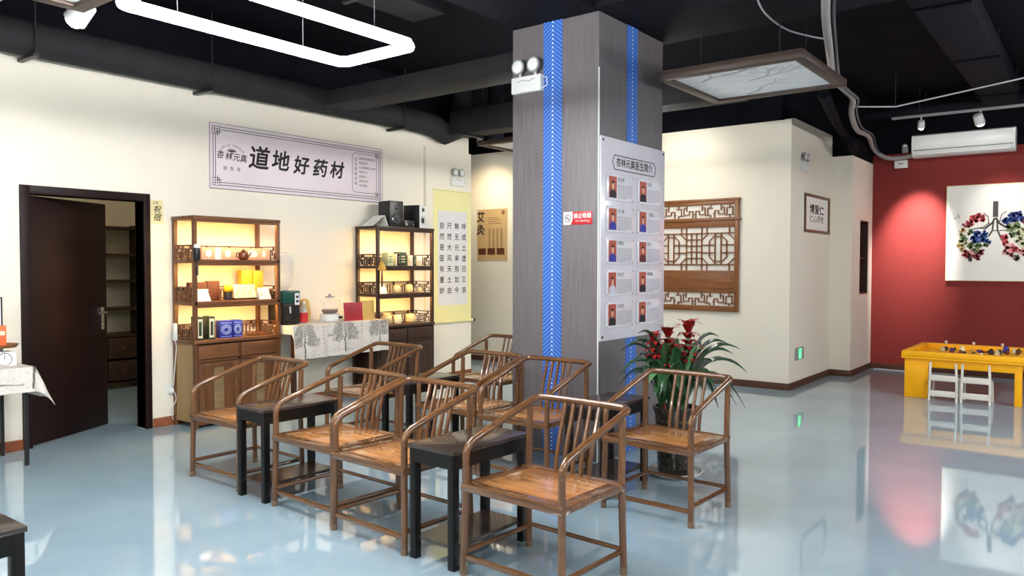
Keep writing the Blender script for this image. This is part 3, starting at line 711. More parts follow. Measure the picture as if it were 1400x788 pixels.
jar('mottled tan jar on the middle shelf behind the white card', 6.47, .24, z, .05, .085)
jar('mottled tan jar on the middle shelf by the far post', 6.68, .24, z, .048, .09)
jar('small mottled cup at the shelf end nearest the scroll', 6.84, .26, z, .03, .05)
z = ZS2[2]
jar('tall mottled jar on the lowest open shelf', 6.30, .26, z, .06, .12); jar('pale fluted jar on the lowest open shelf', 6.43, .30, z, .05, .10, 'cream_box'); jar('squat mottled jar on the lowest open shelf', 6.68, .26, z, .065, .10)

# ------------------------------------------------------------------ draped tables
def raster(H, W): return np.zeros((H, W), np.float32)
def stroke(img, x0, y0, x1, y1, r, a):
    n = int(max(abs(x1-x0), abs(y1-y0))*1.5)+2
    for t in np.linspace(0, 1, n): dot(img, x0+(x1-x0)*t, y0+(y1-y0)*t, r, a)
def dot(img, x, y, r, a):
    H, W = img.shape; i0, i1 = int(max(0, y-r-1)), int(min(H, y+r+2)); j0, j1 = int(max(0, x-r-1)), int(min(W, x+r+2))
    if i0 >= i1 or j0 >= j1: return
    yy, xx = np.mgrid[i0:i1, j0:j1]; d = np.hypot(xx-x, yy-y)
    img[i0:i1, j0:j1] = np.maximum(img[i0:i1, j0:j1], a*np.clip(r+.5-d, 0, 1))
def pine(img, cx, yb, h, spread, rs):
    R = np.random.default_rng(rs); top = yb-h
    x = cx
    for k in range(12):
        y0, y1 = yb-h*k/12, yb-h*(k+1)/12; nx = cx+R.normal()*h*.012
        stroke(img, x, y0, nx, y1, max(.6, h*.022*(1-k/14)), .95); x = nx
    for k in range(11):
        y = yb-h*(.32+.065*k); L = spread*(1.05-.075*k)*(1 if k > 1 else .8)
        for s in (-1, 1):
            l = L*R.uniform(.65, 1.05); ey = y+h*R.uniform(-.02, .06)
            mx_, my = cx+s*l*.5, y-h*.03
            stroke(img, cx, y, mx_, my, .6, .8); stroke(img, mx_, my, cx+s*l, ey, .5, .75)
            for q in range(int(l*3.2)):
                t = R.uniform(.2, 1.05); dot(img, cx+s*l*t+R.normal()*1.4, y-h*.02+R.normal()*h*.03, R.uniform(.4, 1.3), R.uniform(.4, .9))
    for q in range(int(spread*7)): dot(img, cx+R.normal()*spread*.7, yb-abs(R.normal())*h*.09, R.uniform(.3, 1.0), R.uniform(.15, .65))
def glyphs(img, x, y, n, s, rs):
    R = np.random.default_rng(rs)
    for k in range(n):
        for q in range(5):
            x0, y0 = x+R.uniform(-s, s)*.6, y+k*s*2.6+R.uniform(-s, s)*.8
            if R.random() < .5: stroke(img, x0-s*.5, y0, x0+s*.5, y0+R.normal()*.4, .4, .7)
            else: stroke(img, x0, y0-s*.6, x0+R.normal()*.4, y0+s*.6, .4, .7)
def drape(name, label, L0, L1, D0, D1, top, sl, sr, sf, img, parent_loc, rz, res=.006, flare=.10, group=None):
    """cloth over a table top: x from L0..L1, y from D0 (front) to D1 (back); overhang sl, sr (sides), sf (front); print img covers the front"""
    xs = np.arange(L0-sl, L1+sr+1e-6, res*1.3); ss = np.arange(0, (D1-D0)+sf+1e-6, res)
    nx, ns = len(xs), len(ss); V = []; ink = []
    H, W = img.shape
    for i, s in enumerate(ss):
        for x in xs:
            ox = max(0, L0-x)*-1+max(0, x-L1); cx = min(max(x, L0), L1)
            os_ = max(0, s-(D1-D0)); cy = D1-min(s, D1-D0)
            d = math.hypot(ox, os_)
            if d > 0:
                ux, uy = ox/d, os_/d
                out = .012+flare*d*(.35+.65*abs(2*ux*uy))
                fold = .010*math.sin(x*17+1.3)*min(1, os_/.12)+.006*math.sin(x*41)*min(1, os_/.2)
                px_, py_ = cx+ux*out, cy-uy*out-fold
                pz = top-max(0, d-.012)*(1-.02)
                if d < .02: pz = top-.0*d
            else: px_, py_, pz = cx, cy, top
            V.append((px_, py_, pz))
            u = (x-(L0-sl))/((L1+sr)-(L0-sl)); v = (s-(D1-D0)*.72)/(sf+(D1-D0)*.28)
            if v < 0: ink.append(0.)
            else: ink.append(float(img[min(H-1, int(v*H)), min(W-1, int(u*W))]))
    Fc = [(i*nx+j, (i+1)*nx+j, (i+1)*nx+j+1, i*nx+j+1) for i in range(ns-1) for j in range(nx-1)]
    me = bpy.data.meshes.new(name); me.from_pydata(V, [], Fc)
    at = me.attributes.new('ink', 'FLOAT', 'POINT'); at.data.foreach_set('value', np.array(ink, np.float32))
    me.materials.append(M['cloth_print']); me.shade_smooth()
    o = bpy.data.objects.new(name, me); COL.objects.link(o); o.location = parent_loc; o.rotation_euler = (0, 0, rz)
    md = o.modifiers.new('thickness', 'SOLIDIFY'); md.thickness = .0025; md.offset = 1
    return tag(o, label, 'tablecloth', group)
# console between the bookcases  (local x = world y)
CYC, CTOP = 5.39, .895
t = thing('console_table', 'dark console table under the pine-print cloth between the bookcases', 'table', (XL+.28, CYC, 0), W90)
MB().box(-.62, .62, -.255, .255, CTOP-.03, CTOP-.003).build('table_top', 'case_dark_x', t, bevel=.003)
for sx in (-1, 1):
    for sy in (-1, 1): MB().box(sx*.59-.02, sx*.59+.02, sy*.22-.02, sy*.22+.02, 0, CTOP-.03).build('leg', 'case_dark', t)
MB().box(-.57, .57, -.23, -.21, CTOP-.10, CTOP-.03).build('apron', 'case_dark_x', t)
MB().box(-.57, .57, .21, .23, CTOP-.10, CTOP-.03).build('apron', 'case_dark_x', t)
img = raster(130, 400)
pine(img, 66, 126, 98, 56, 1); pine(img, 208, 118, 102, 62, 2); pine(img, 350, 112, 102, 58, 3)
glyphs(img, 128, 48, 5, 4, 4); glyphs(img, 276, 42, 5, 4, 5)
drape('tablecloth', 'grey-white cloth printed with ink pine trees over the console between the bookcases', -.625, .625, -.262, .256, CTOP, .10, .07, .36, img, (XL+.28, CYC, 0), W90, .0055)
# table beside the door
LX, LY = XL+.33, 1.66
t = thing('display_table', 'black-legged table under the tree-print cloth beside the dark door', 'table', (LX, LY, 0), W90)
MB().box(-.72, .72, -.26, .26, .71, .735).build('table_top', 'black_lacquer', t)
for sx in (-1, 1):
    for sy in (-1, 1): MB().box(sx*.69-.0125, sx*.69+.0125, sy*.235-.0125, sy*.235+.0125, 0, .71).build('leg', 'black_metal', t)
img = raster(110, 420)
pine(img, 250, 100, 84, 60, 11); pine(img, 120, 100, 80, 44, 12)
R = np.random.default_rng(3)      # old leaning tree near the cloth corner
stroke(img, 360, 100, 366, 40, 2.4, .9); stroke(img, 366, 40, 350, 30, 2, .9); stroke(img, 350, 30, 322, 34, 1.6, .85); stroke(img, 322, 34, 300, 52, 1.2, .8); stroke(img, 366, 60, 398, 76, 1.0, .8); stroke(img, 345, 90, 290, 84, 1.2, .8); stroke(img, 318, 36, 296, 30, .8, .7)
for k in range(420): dot(img, R.uniform(275, 408), 30+R.uniform(0, 72), R.uniform(.3, 1.0), R.uniform(.15, .55))
drape('tablecloth', 'tree-print tablecloth with a drooping corner on the table by the dark door', -.725, .725, -.265, .265, .738, .14, .25, .20, img, (LX, LY, 0), W90, .006, flare=.45)

# ------------------------------------------------------------------ on the console
def oncon(name, label, cat, px_, py_, dx=.26, rz=0): p = pX(px_, py_, XL+dx); return thing(name, label, cat, (XL+dx, p.y, CTOP+.003), W90+rz)
t = oncon('water_dispenser', 'green and black table-top water dispenser with a clear bottle', 'dispenser', 397, 441, .26)
t.location.y = 4.862
MB().box(-.103, .103, -.13, .13, 0, .22).build('lower_body', 'black_plastic', t, bevel=.012)
MB().box(-.105, .105, -.135, .13, .22, .345).build('upper_body', 'green_plastic', t, bevel=.012)
MB().box(.035, .09, -.139, -.134, .20, .32).build('label_panel', 'white_plastic', t, bevel=.001)
a = MB().box(.047, .078, -.1405, -.139, .27, .295).box(.047, .078, -.1405, -.139, .225, .25); a.build('print', 'cloth_dark', t, smooth=False)
MB().box(-.08, -.01, -.135, -.13, .05, .20).build('recess', 'dark_gap', t)
MB().tube([(-.045, -.13, .19), (-.045, -.165, .185), (-.045, -.168, .12)], .012, 10).build('tap', 'chrome', t)
MB().box(-.085, .03, -.16, -.12, .0, .015).build('drip_tray', 'black_plastic', t)
prof = [(.025, .345), (.042, .36), (.080, .39)]
for k in range(8): zz = .40+k*.034; prof += [(.092+.0015*k, zz), (.086+.0015*k, zz+.017)]
prof += [(.102, .70), (.09, .73), (.02, .738)]
bo = MB().lathe(prof, 24).build('water_bottle', 'bottle_plastic', t)
t = oncon('drink_bottle', 'small clear drink bottle with red label next to the water dispenser', 'bottle', 415, 440, .30)
MB().lathe([(.04, .0), (.045, .02), (.045, .13), (.03, .17), (.014, .20), (.014, .21)], 16).build('bottle_body', 'bottle_plastic', t)
MB().lathe([(.0462, .01), (.0465, .11)], 16, caps=False).build('label_band', 'red_cap', t); MB().lathe([(.016, .205), (.016, .23)], 12).build('cap', 'white_plastic', t)
t = oncon('snack_bag', 'crumpled tan paper bag behind the red-labelled bottle', 'bag', 416, 440, .14)
bg = MB().lathe([(.05, 0), (.062, .02), (.066, .10), (.058, .18), (.048, .23), (.03, .235)], 9).build('bag_body', 'gold_paper', t)
for v in bg.data.vertices: v.co += Vector((rng.normal(), rng.normal(), 0))*.006
MB().tube([(-.04, 0, .235), (0, .005, .245), (.04, 0, .235)], .008, 6).build('folded_top', 'gold_paper', t)
t = oncon('glass_kettle', 'round glass kettle with brown tea on a white heating base', 'kettle', 451, 437, .27)
MB().lathe([(.10, 0), (.108, .01), (.106, .07), (.095, .08)], 20).build('heating_base', 'white_plastic', t); a = MB().box(.035, .06, -.1105, -.104, .03, .055).box(.066, .085, -.1095, -.1, .03, .055); a.build('control_mark', 'ink_black', t)
MB().lathe([(.07, .082), (.088, .10), (.092, .15), (.08, .20), (.05, .235), (.042, .25), (.048, .26)], 22, caps=False).build('glass_body', 'glass', t)
MB().lathe([(.066, .086), (.083, .102), (.086, .128), (.001, .129)], 20).build('tea', 'tea', t)
MB().lathe([(.05, .258), (.05, .268), (.012, .275), (.016, .29), (.001, .295)], 16).build('lid', 'grey_plastic', t)
MB().tube([(.075, 0, .22), (.125, 0, .23), (.14, 0, .19), (.13, 0, .14), (.09, 0, .13)], .007, 8).build('handle', 'glass', t)
MB().tube([(-.08, 0, .19), (-.11, 0, .205), (-.13, 0, .225)], [.016, .012, .009], 8).build('spout', 'glass', t)
MB().tube([(-.12, -.02, .004), (-.17, -.05, .004), (-.19, .04, .004)], .004, 6).build('power_cord', 'white_plastic', t)
t = oncon('menu_folder', 'open folder standing upright with a red cover and a gold cover', 'folder', 496, 434, .44)
MB().box(-.235, 0, -.006, .006, 0, .20).build('red_cover', 'red_folder', t, bevel=.002).rotation_euler = (-.1, 0, -.12)
MB().box(0, .235, -.006, .006, 0, .215).build('gold_cover', 'gold_paper', t, bevel=.002).rotation_euler = (-.1, 0, .25)
a = MB()
for k in range(5): a.box(-.20, -.06-.02*(k % 2), -.0075, -.006, .05+.025*k, .056+.025*k)
a.build('print', 'bract_deep', t, smooth=False).rotation_euler = (-.1, 0, -.12)
# on the door-side table
t = thing('kitchen_scale', 'white kitchen scale with round dial and brown pan on the tree-print cloth', 'scale', (XL+.40, 2.245, .742), W90)
MB().prism([(-.085, 0), (.085, 0), (.075, .11), (-.075, .11)], -.07, .07).build('scale_body', 'white_plastic', t, bevel=.006)
a = MB(); a.disc(0, .055, .045, .045, -.0735, 24); a.build('dial', 'paper_white', t, smooth=False)
P = [(.047*math.cos(2*PI*j/24), -.0725, .055+.047*math.sin(2*PI*j/24)) for j in range(24)]; MB().tube(P, .004, 5, closed=True).build('dial_rim', 'chrome', t)
MB().box(-.002, .002, -.076, -.0745, .055, .09).build('pointer', 'ink_black', t); MB().cyl((0, 0, .11), (0, 0, .135), .014).build('pan_post', 'grey_plastic', t)
MB().lathe([(.06, .135), (.10, .14), (.12, .165), (.116, .165), (.095, .145), (.001, .142)], 24).build('pan', 'brass', t)
t = thing('orange_carton', 'orange carton standing in the brown scale pan', 'box', (XL+.40, 2.215, .886), W90)
MB().box(-.05, .06, -.03, .03, 0, .16).build('carton', 'orange_box', t, bevel=.002); MB().box(-.04, .05, -.031, -.03, .09, .12).build('print', 'cream_box', t)
t = thing('picture_stand', 'white picture in a thin dark frame standing on the table by the door', 'frame', (XL+.22, 2.17, .742), W90+.15)
MB().box(-.15, .15, -.004, .004, .0, .50).build('picture', 'paper_white', t); a = MB().box(-.16, -.15, -.008, .008, 0, .51).box(.15, .16, -.008, .008, 0, .51).box(-.15, .15, -.008, .008, .50, .51).box(-.15, .15, -.008, .008, 0, .012); a.build('frame_border', 'black_metal', t)
MB().tube([(0, .008, .35), (0, .12, .0)], .006, 6).build('easel_leg', 'black_metal', t)

# ------------------------------------------------------------------ banner and notices
def ongrid(name, label, cat, X, p0, p1):
    a, b = pX(*p0, X), pX(*p1, X)
    t = thing(name, label, cat, (X, (a.y+b.y)/2, (a.z+b.z)/2), W90); return t, abs(b.y-a.y), abs(a.z-b.z)
t, w_, h = ongrid('calligraphy_banner', 'long pale wall sign with bold black calligraphy and a key-pattern border', 'sign', XL, (284.5, 166.4), (521.7, 277.9))
MB().box(-w_/2, w_/2, -.018, 0, -h/2, h/2).build('sign_panel', 'sign_paper', t, bevel=.002)
yf = -.0186
def frame_line(a, x0, x1, z0, z1, lw): a.box(x0, x1, yf-.001, yf, z1-lw, z1).box(x0, x1, yf-.001, yf, z0, z0+lw).box(x0, x0+lw, yf-.001, yf, z0+lw, z1-lw).box(x1-lw, x1, yf-.001, yf, z0+lw, z1-lw)
a = MB(); W2, H2 = w_/2, h/2
frame_line(a, -W2+.001, W2-.001, -H2+.001, H2-.001, .004); 
c = .10
for o_ in (.035, .06):
    a.box(-W2+c, W2-c, yf-.001, yf, H2-o_-.006, H2-o_).box(-W2+c, W2-c, yf-.001, yf, -H2+o_, -H2+o_+.006)
    a.box(-W2+o_, -W2+o_+.006, yf-.001, yf, -H2+c, H2-c).box(W2-o_-.006, W2-o_, yf-.001, yf, -H2+c, H2-c)
for sx in (-1, 1):
    for sz in (-1, 1):      # knot corners
        def B(x0, x1, z0, z1):
            X0, X1 = sorted((sx*(W2-x0), sx*(W2-x1))); Z0, Z1 = sorted((sz*(H2-z0), sz*(H2-z1))); a.box(X0, X1, yf-.001, yf, Z0, Z1)
        for q in (.03, .055, .08, .105): B(q, q+.005, .03+(q > .06)*.02, .11); B(.03+(q > .06)*.02, .11, q, q+.005)
        B(.085, .13, .085, .09); B(.085, .09, .085, .13)
a.build('border', 'ink_black', t, smooth=False)
BYC = t.location.y
for ch, px_, sz, dz in (('道', 352, .25, .012), ('地', 381.5, .225, .012), ('好', 410, .205, -.006), ('药', 435.5, .205, -.012), ('材', 458.5, .20, -.008)):
    text(ch, sz, 'ink_black', t, pX(px_, 225, XL).y-BYC, dz, yf-.001, name='character', bold=.0055, shear=.14)
gl = [text(ch, .082, 'ink_black', t, pX((299.5, 311, 321.5, 331)[k], 214, XL).y-BYC, (.012, .002, .0, -.004)[k], yf-.001, bold=.0012, shear=.15) for k, ch in enumerate('杏林元真')]
LC = pX(315.5, 214, XL).y-BYC
for o in gl: o.name = 'logo_character'
gl = []
for k, ch in enumerate('XINGLIN YUANZHEN'):
    an = math.radians(150-120*k/15); gl.append(text(ch, .026, 'ink_black', t, LC+.145*math.cos(an), .0+.12*math.sin(an)+.0, yf-.001, rot=an-PI/2))
for k, ch in enumerate('国医堂'): gl.append(text(ch, .042, 'ink_black', t, LC-.075+k*.075, -.115, yf-.001))
join_text(gl, 'logo_lettering')
a = MB()
for k in range(7):
    an = PI*k/6; a.tube([(LC, yf-.001, .055), (LC+.05*math.cos(an), yf-.001, .06+.028*math.sin(an))], .004, 4)
a.box(LC-.02, LC+.02, yf-.0015, yf-.0005, .035, .045); a.build('logo_emblem', 'ink_black', t, smooth=False)
bx0, bx1, bz0, bz1 = W2-.47, W2-.10, -H2+.10, H2-.09
P = []
for cx, cz, a0 in ((bx1-.05, bz1-.05, 0), (bx0+.05, bz1-.05, 90), (bx0+.05, bz0+.05, 180), (bx1-.05, bz0+.05, 270)):
    for k in range(6): an = math.radians(a0+18*k); P.append((cx+.05*math.cos(an), yf, cz+.05*math.sin(an)))
MB().tube(P, .003, 4, closed=True).build('text_box', 'ink_grey', t, smooth=False)
gl = [text(ch, .045, 'ink_black', t, bx0+.05, bz1-.075-k*.056, yf-.001) for k, ch in enumerate('古法炮制良材')]
for k, s_ in enumerate(('道地药材真材实料', '精选好药', '古法炮制匠心传承', '传统工艺', '品质如一', '杏林元真', '守正创新')):
    gl.append(text(s_, .032, 'ink_black', t, bx0+.10, bz1-.06-k*.052, yf-.001, align='LEFT', sx=1.0))
struct(join_text(gl, 'small_lettering'), 'stuff')
t, w_, h = ongrid('door_note', 'small cream paper note with brush writing beside the dark door frame', 'note', XL, (205.5, 273), (223, 306))
MB().box(-w_/2, w_/2, -.003, 0, -h/2, h/2).build('paper', 'paper_yellow', t)
gl = [text('6号', .035, 'ink_black', t, -.01, h*.36, -.004), text('祝', .07, 'ink_black', t, 0, h*.08, -.004, bold=.001, shear=.2), text('宿', .075, 'ink_black', t, .0, -h*.26, -.004, bold=.001, shear=.2)]
join_text(gl, 'lettering')
# hanging scroll on the pier
XP = XL+.045
t = thing('hanging_scroll', 'hanging scroll with four columns of black calligraphy and yellow silk ends', 'scroll', (XP, 7.68, 1.62), W90)
MB().box(-.37, .37, -.006, 0, -.845, .87).build('silk_mount', 'silk_yellow', t)
MB().box(-.285, .285, -.009, -.006, -.64, .60).build('paper_panel', 'scroll_paper', t)
MB().cyl((-.40, -.015, -.86), (.40, -.015, -.86), .018, 12).build('lower_roller', 'silk_yellow', t)
for s in (-1, 1): MB().cyl((s*.395, -.015, -.86), (s*.43, -.015, -.86), .020, 12).build('roller_knob', 'black_lacquer', t)
MB().cyl((-.38, -.008, .87), (.38, -.008, .87), .010, 10).build('upper_rod', 'silk_yellow', t)
gl = []
for ci, s_ in enumerate(('自然是医有重妙', '尺然大风天土去', '無无元来到如今', '呼成土虚日又浪')):
    for k, ch in enumerate(s_): gl.append(text(ch, .092, 'ink_black', t, -.215+ci*.145, .40-k*.142, -.0098, name='character', bold=.0012))
# poster on the far wall
a0, b0 = pY(653, 287, YA), pY(694, 287, YA)
t = thing('wall_poster', 'tan wall poster with two brush characters and three dark photographs', 'poster', ((a0.x+b0.x)/2, YA, 1.985), 0)
MB().box(-.30, .30, -.008, 0, -.40, .40).build('poster_sheet', 'poster_tan', t)
gl = [text('艾', .17, 'ink_black', t, -.235, .27, -.009, bold=.004, shear=.1), text('灸', .17, 'ink_black', t, -.235, .07, -.009, bold=.004, shear=.1)]
join_text(gl, 'lettering')
for k in range(3): MB().box(-.275+k*.185, -.125+k*.185, -.010, -.008, -.31, -.21).build('photograph', 'brown_carve', t)
a = MB()
for k in range(4): a.box(-.09, .18-.05*(k % 2), -.009, -.008, .17+k*.03, .178+k*.03)
for c in range(4):
    for k in range(12): a.box(-.07+c*.08, -.035+c*.08, -.009, -.008, .08-k*.027, .094-k*.027)
a.disc(.22, .34, .035, .035, -.0095); a.build('small_print', 'ink_brown', t, smooth=False)

# ------------------------------------------------------------------ column fittings
def emergency_light(label, loc, rz, s=1.0):
    t = thing('emergency_light', label, 'lamp', loc, rz); t.scale = (s, s, s)
    MB().box(-.145, .145, -.06, 0, -.07, .06).build('battery_box', 'white_plastic', t, bevel=.008)
    MB().tube([(-.08, -.062, .02), (-.03, -.062, .03), (.03, -.062, .015), (.09, -.062, .03)], .003, 5).build('wave_mark', 'grey_plastic', t)
    for x in (-.075, .075):
        h = MB().lathe([(.02, .0), (.05, .015), (.062, .045), (.058, .05)], 18).build('lamp_head', 'grey_plastic', t); h.rotation_euler = (PI/2, 0, 0); h.location = (x, -.02, .14)
        MB().lathe([(.056, .047), (.03, .056), (.001, .058)], 18, caps=False).build('lens', 'white_plastic', h)
        MB().cyl((x, -.03, .05), (x, -.03, .12), .012, 8).build('neck', 'white_plastic', t)
    MB().tube([(.145, -.03, .04), (.185, -.03, .03), (.19, -.03, -.03), (.145, -.03, -.05)], .005, 6).build('side_cable', 'white_plastic', t)
    return t
emergency_light('white twin-head emergency light high on the grey column', (-3.71, CY0, 2.955), 0)
emergency_light('white twin-head emergency light above the hanging scroll', (XP, 7.75, 2.62), W90, .85)
emergency_light('white twin-head emergency light on the cream wall above the framed calligraphy', (XJ, 9.86, 2.74), W90, .8)
t = thing('no_smoking_sign', 'small red and white no-smoking sign on the grey column', 'sign', (-3.248, CY0, 1.87), 0)
MB().box(-.13, .13, -.006, 0, -.05, .05).build('sign_plate', 'sign_red', t, bevel=.001)
MB().face([(-.13, -.0065, -.05), (-.062, -.0065, -.05), (-.045, -.0065, -.01), (-.045, -.0065, .05), (-.13, -.0065, .05)]).build('white_field', 'paper_white', t, smooth=False)
P = [(-.09+.027*math.cos(2*PI*j/24), -.007, .027*math.sin(2*PI*j/24)) for j in range(24)]
MB().tube(P, .003, 4, closed=True).tube([(-.109, -.007, .019), (-.071, -.007, -.019)], .003, 4).box(-.108, -.076, -.0076, -.0066, -.004, .003).build('prohibition_symbol', 'ink_grey', t, smooth=False)
gl = [text('禁止吸烟', .040, 'paper_white', t, .043, .014, -.0066, bold=.001), text('No Smoking', .025, 'paper_white', t, .043, -.022, -.0066)]
join_text(gl, 'lettering')
# staff board on the +X face
t = thing('staff_board', 'glossy pale notice board with ten portrait cards on the column', 'board', (CX1, 5.586, 1.707), W90)
BW, BH = .53, .782
MB().box(-BW, BW, -.016, -.004, -BH, BH).build('board_panel', 'board_bg', t, bevel=.002)
for sx in (-1, 1):
    for sz in (-1, 1): MB().cyl((sx*(BW-.03), -.004, sz*(BH-.03)), (sx*(BW-.03), -.022, sz*(BH-.03)), .010, 10).build('standoff_screw', 'cloth_dark', t)
P = [(-.36, .60), (-.33, .655), (.33, .655), (.36, .60), (.33, .545), (-.33, .545)]
MB().tube([(x, -.017, z_) for x, z_ in P], .004, 4, closed=True).build('title_frame', 'ink_grey', t, smooth=False)
gl = [text(ch, .075, 'ink_black', t, -.265+k*.0757, .60, -.0175, bold=.001) for k, ch in enumerate('杏林元真医生简介')]
join_text(gl, 'title_lettering')
names = ['张文鹤', '刘明', '刘一鹏', '丁建忠', '何敬东', '李生', '何向光', '周明鹤', '白金娃', '王利']
shirt = ['cloth_dark', 'cloth_dark', 'cloth_blue', 'cloth_blue', 'cloth_blue', 'cloth_maroon', 'cloth_pale', 'cloth_dark', 'cloth_dark', 'cloth_dark']
for r_ in range(5):
    for c in range(2):
        x0 = -.455 if c == 0 else .035; zt = .505-r_*.247; cw, chh = .42, .205
        i = r_*2+c
        cb = MB().box(x0, x0+cw, -.026, -.018, zt-chh, zt).build('portrait_card', 'card_bg', t, bevel=.002)
        px0, px1, pz0, pz1 = x0+.03, x0+.145, zt-.185, zt-.02
        MB().box(px0, px1, -.0275, -.026, pz0, pz1).build('photograph', 'portrait_red', cb)
        xm = (px0+px1)/2; yy = -.028
        MB().prism([(px0+.006, pz0), (px1-.006, pz0), (px1-.010, pz0+.045), (xm+.018, pz0+.068), (xm-.018, pz0+.068), (px0+.010, pz0+.045)], yy-.0006, yy).build('torso_print', shirt[i], cb, smooth=False)
        a = MB(); a.disc(xm, pz0+.096, .0205, .029, yy-.0008, 16); a.box(xm-.009, xm+.009, yy-.0007, yy, pz0+.06, pz0+.08); a.build('face_print', 'skin', cb, smooth=False)
        a = MB(); n = 12
        hb = .012 if i not in (6, 3) else -.02
        a.face([(xm+.0235*math.cos(PI*k/n), yy-.0012, pz0+.100+.033*math.sin(PI*k/n)) for k in range(n+1)]+[(xm-.0215, yy-.0012, pz0+.100-(.012-hb)), (xm-.015, yy-.0012, pz0+.112), (xm+.013, yy-.0012, pz0+.114), (xm+.0215, yy-.0012, pz0+.100-(.012-hb))])
        a.build('hair_print', 'hair', cb, smooth=False)
        text(names[i], .034, 'ink_black', cb, x0+.165, zt-.04, -.0268, align='LEFT', name='name_lettering')
        a = MB(); Rr = random.Random(i)
        for k in range(9):
            x = x0+.165
            while x < x0+.39-(.1 if k == 8 else 0):
                l = Rr.uniform(.006, .013); a.box(x, x+l, -.0268, -.026, zt-.078-k*.0125-.006, zt-.078-k*.0125); x += l+.005
        a.build('small_print', 'ink_pale', cb, smooth=False)
        for sx_, sz_ in ((x0+.012, zt-.012), (x0+cw-.012, zt-.012), (x0+.012, zt-chh+.012), (x0+cw-.012, zt-chh+.012)):
            MB().cyl((sx_, -.024, sz_), (sx_, -.030, sz_), .005, 8).build('screw', 'grey_plastic', cb)

# ------------------------------------------------------------------ lattice window on the cream wall
wx = -4.245; HW = .592
t = thing('lattice_window', 'brown wooden lattice window panel with white backing on the cream wall', 'window', (wx, YA, .927), 0)
def zc(cy): return 1.424*(1-(cy-50)/700)
MB().box(-HW+.02, HW-.02, -.022, -.006, .02, 1.40).build('paper_backing', 'paper_back', t)
for s in (-1, 1): MB().box(s*(HW-.025)-.025, s*(HW-.025)+.025, -.055, 0, 0, 1.424).build('stile', 'lattice_wood_z', t, bevel=.004)
MB().box(-HW-.015, HW+.015, -.06, 0, 1.40, 1.43).build('top_rail', 'lattice_wood', t, bevel=.004)
for z0, z1 in ((zc(85), 1.40), (zc(225), zc(165)), (zc(635), zc(495)), (0, zc(715))):
    MB().box(-HW+.05, HW-.05, -.05, 0, z0, z1).build('rail', 'lattice_wood', t, bevel=.004)
MB().box(-HW+.09, HW-.09, -.056, -.05, zc(610), zc(520)).build('raised_panel', 'lattice_wood', t, bevel=.004)
MB().box(-HW-.02, HW+.02, -.07, 0, zc(180)-.01, zc(180)+.02).build('ledge', 'lattice_wood', t, bevel=.004)
a = MB(); z0, z1 = zc(495), zc(225); zm = (z0+z1)/2; b_ = .0075
def hb(x0, x1, z): a.box(x0, x1, -.042, -.022, z-b_, z+b_)
def vb(x, za, zb): a.box(x-b_, x+b_, -.042, -.022, za, zb)
def db(x0, za, x1, zb): a.tube([(x0, -.032, za), (x1, -.032, zb)], b_*1.25, 4, sq=True)
IW = HW-.05
gx = .105; hz_ = (z1-z0)/2
e = .075
for zz in (z0+e, z1-e): hb(-IW, IW, zz)
for x in (-gx, gx): vb(x, z0, z1)
for x in (-gx/3, gx/3): vb(x, z0+e, z1-e)
for k in (-1.5, -.5, .5, 1.5): hb(-gx, gx, zm+k*(hz_-e)*2/5)
for s in (-1, 1):
    cx = s*(gx+IW)/2; hw = (IW-gx)/2; p = .045
    for q in (-1, 1):
        vb(cx+q*.04, z0+e, z1-e); vb(cx+q*(hw-.07), z0, z0+e); vb(cx+q*(hw-.07), z1-e, z1)
        ox = .115
        vb(cx+q*ox, zm-.10, zm+.10)
        for r_ in (-1, 1):
            db(cx+q*ox, zm+r_*.10, cx+q*.04, zm+r_*.175); db(cx+q*(hw-.005), zm+r_*.115, cx+q*(hw-.09), z0+e if r_ < 0 else z1-e)
            hb(min(cx+q*.04, cx+q*hw), max(cx+q*.04, cx+q*hw), zm+r_*.05)
        hb(cx-.04, cx+.04, zm+q*.155)
a.build('lattice', 'lattice_wood', t, smooth=False)
for za, zb in ((zc(165), zc(85)), (zc(715), zc(635))):     # meander strips
    a = MB(); H_ = zb-za; Rr = random.Random(4)
    for s in (-1, 1):
        x = 0.0
        while x < IW-.05:
            st = .085
            def V(xx, u0, u1): a.box(s*xx-.006, s*xx+.006, -.042, -.022, za+u0*H_, za+u1*H_)
            def Hh(x0, x1, u): a.box(min(s*x0, s*x1), max(s*x0, s*x1), -.042, -.022, za+u*H_-.006, za+u*H_+.006)
            k = int(round(x/st)) % 3
            if k == 0: V(x+.02, 0, .55); Hh(x+.02, x+.07, .55); V(x+.07, .25, .55); Hh(x+.0, x+.02, .3)
            elif k == 1: Hh(x-.015, x+.06, .28); V(x+.06, .28, .8); Hh(x+.02, x+.06, .8); V(x+.02, .55, 1)
            else: V(x+.01, .2, .75); Hh(x+.01, x+.08, .75); V(x+.05, .75, 1); Hh(x-.02, x+.05, .2); V(x+.05, 0, .2)
            x += st
        V(IW-.03, .2, .8); Hh(IW-.05, IW-.005, .2); Hh(IW-.06, IW-.03, .8)
    a.build('meander_strip', 'lattice_wood', t, smooth=False)

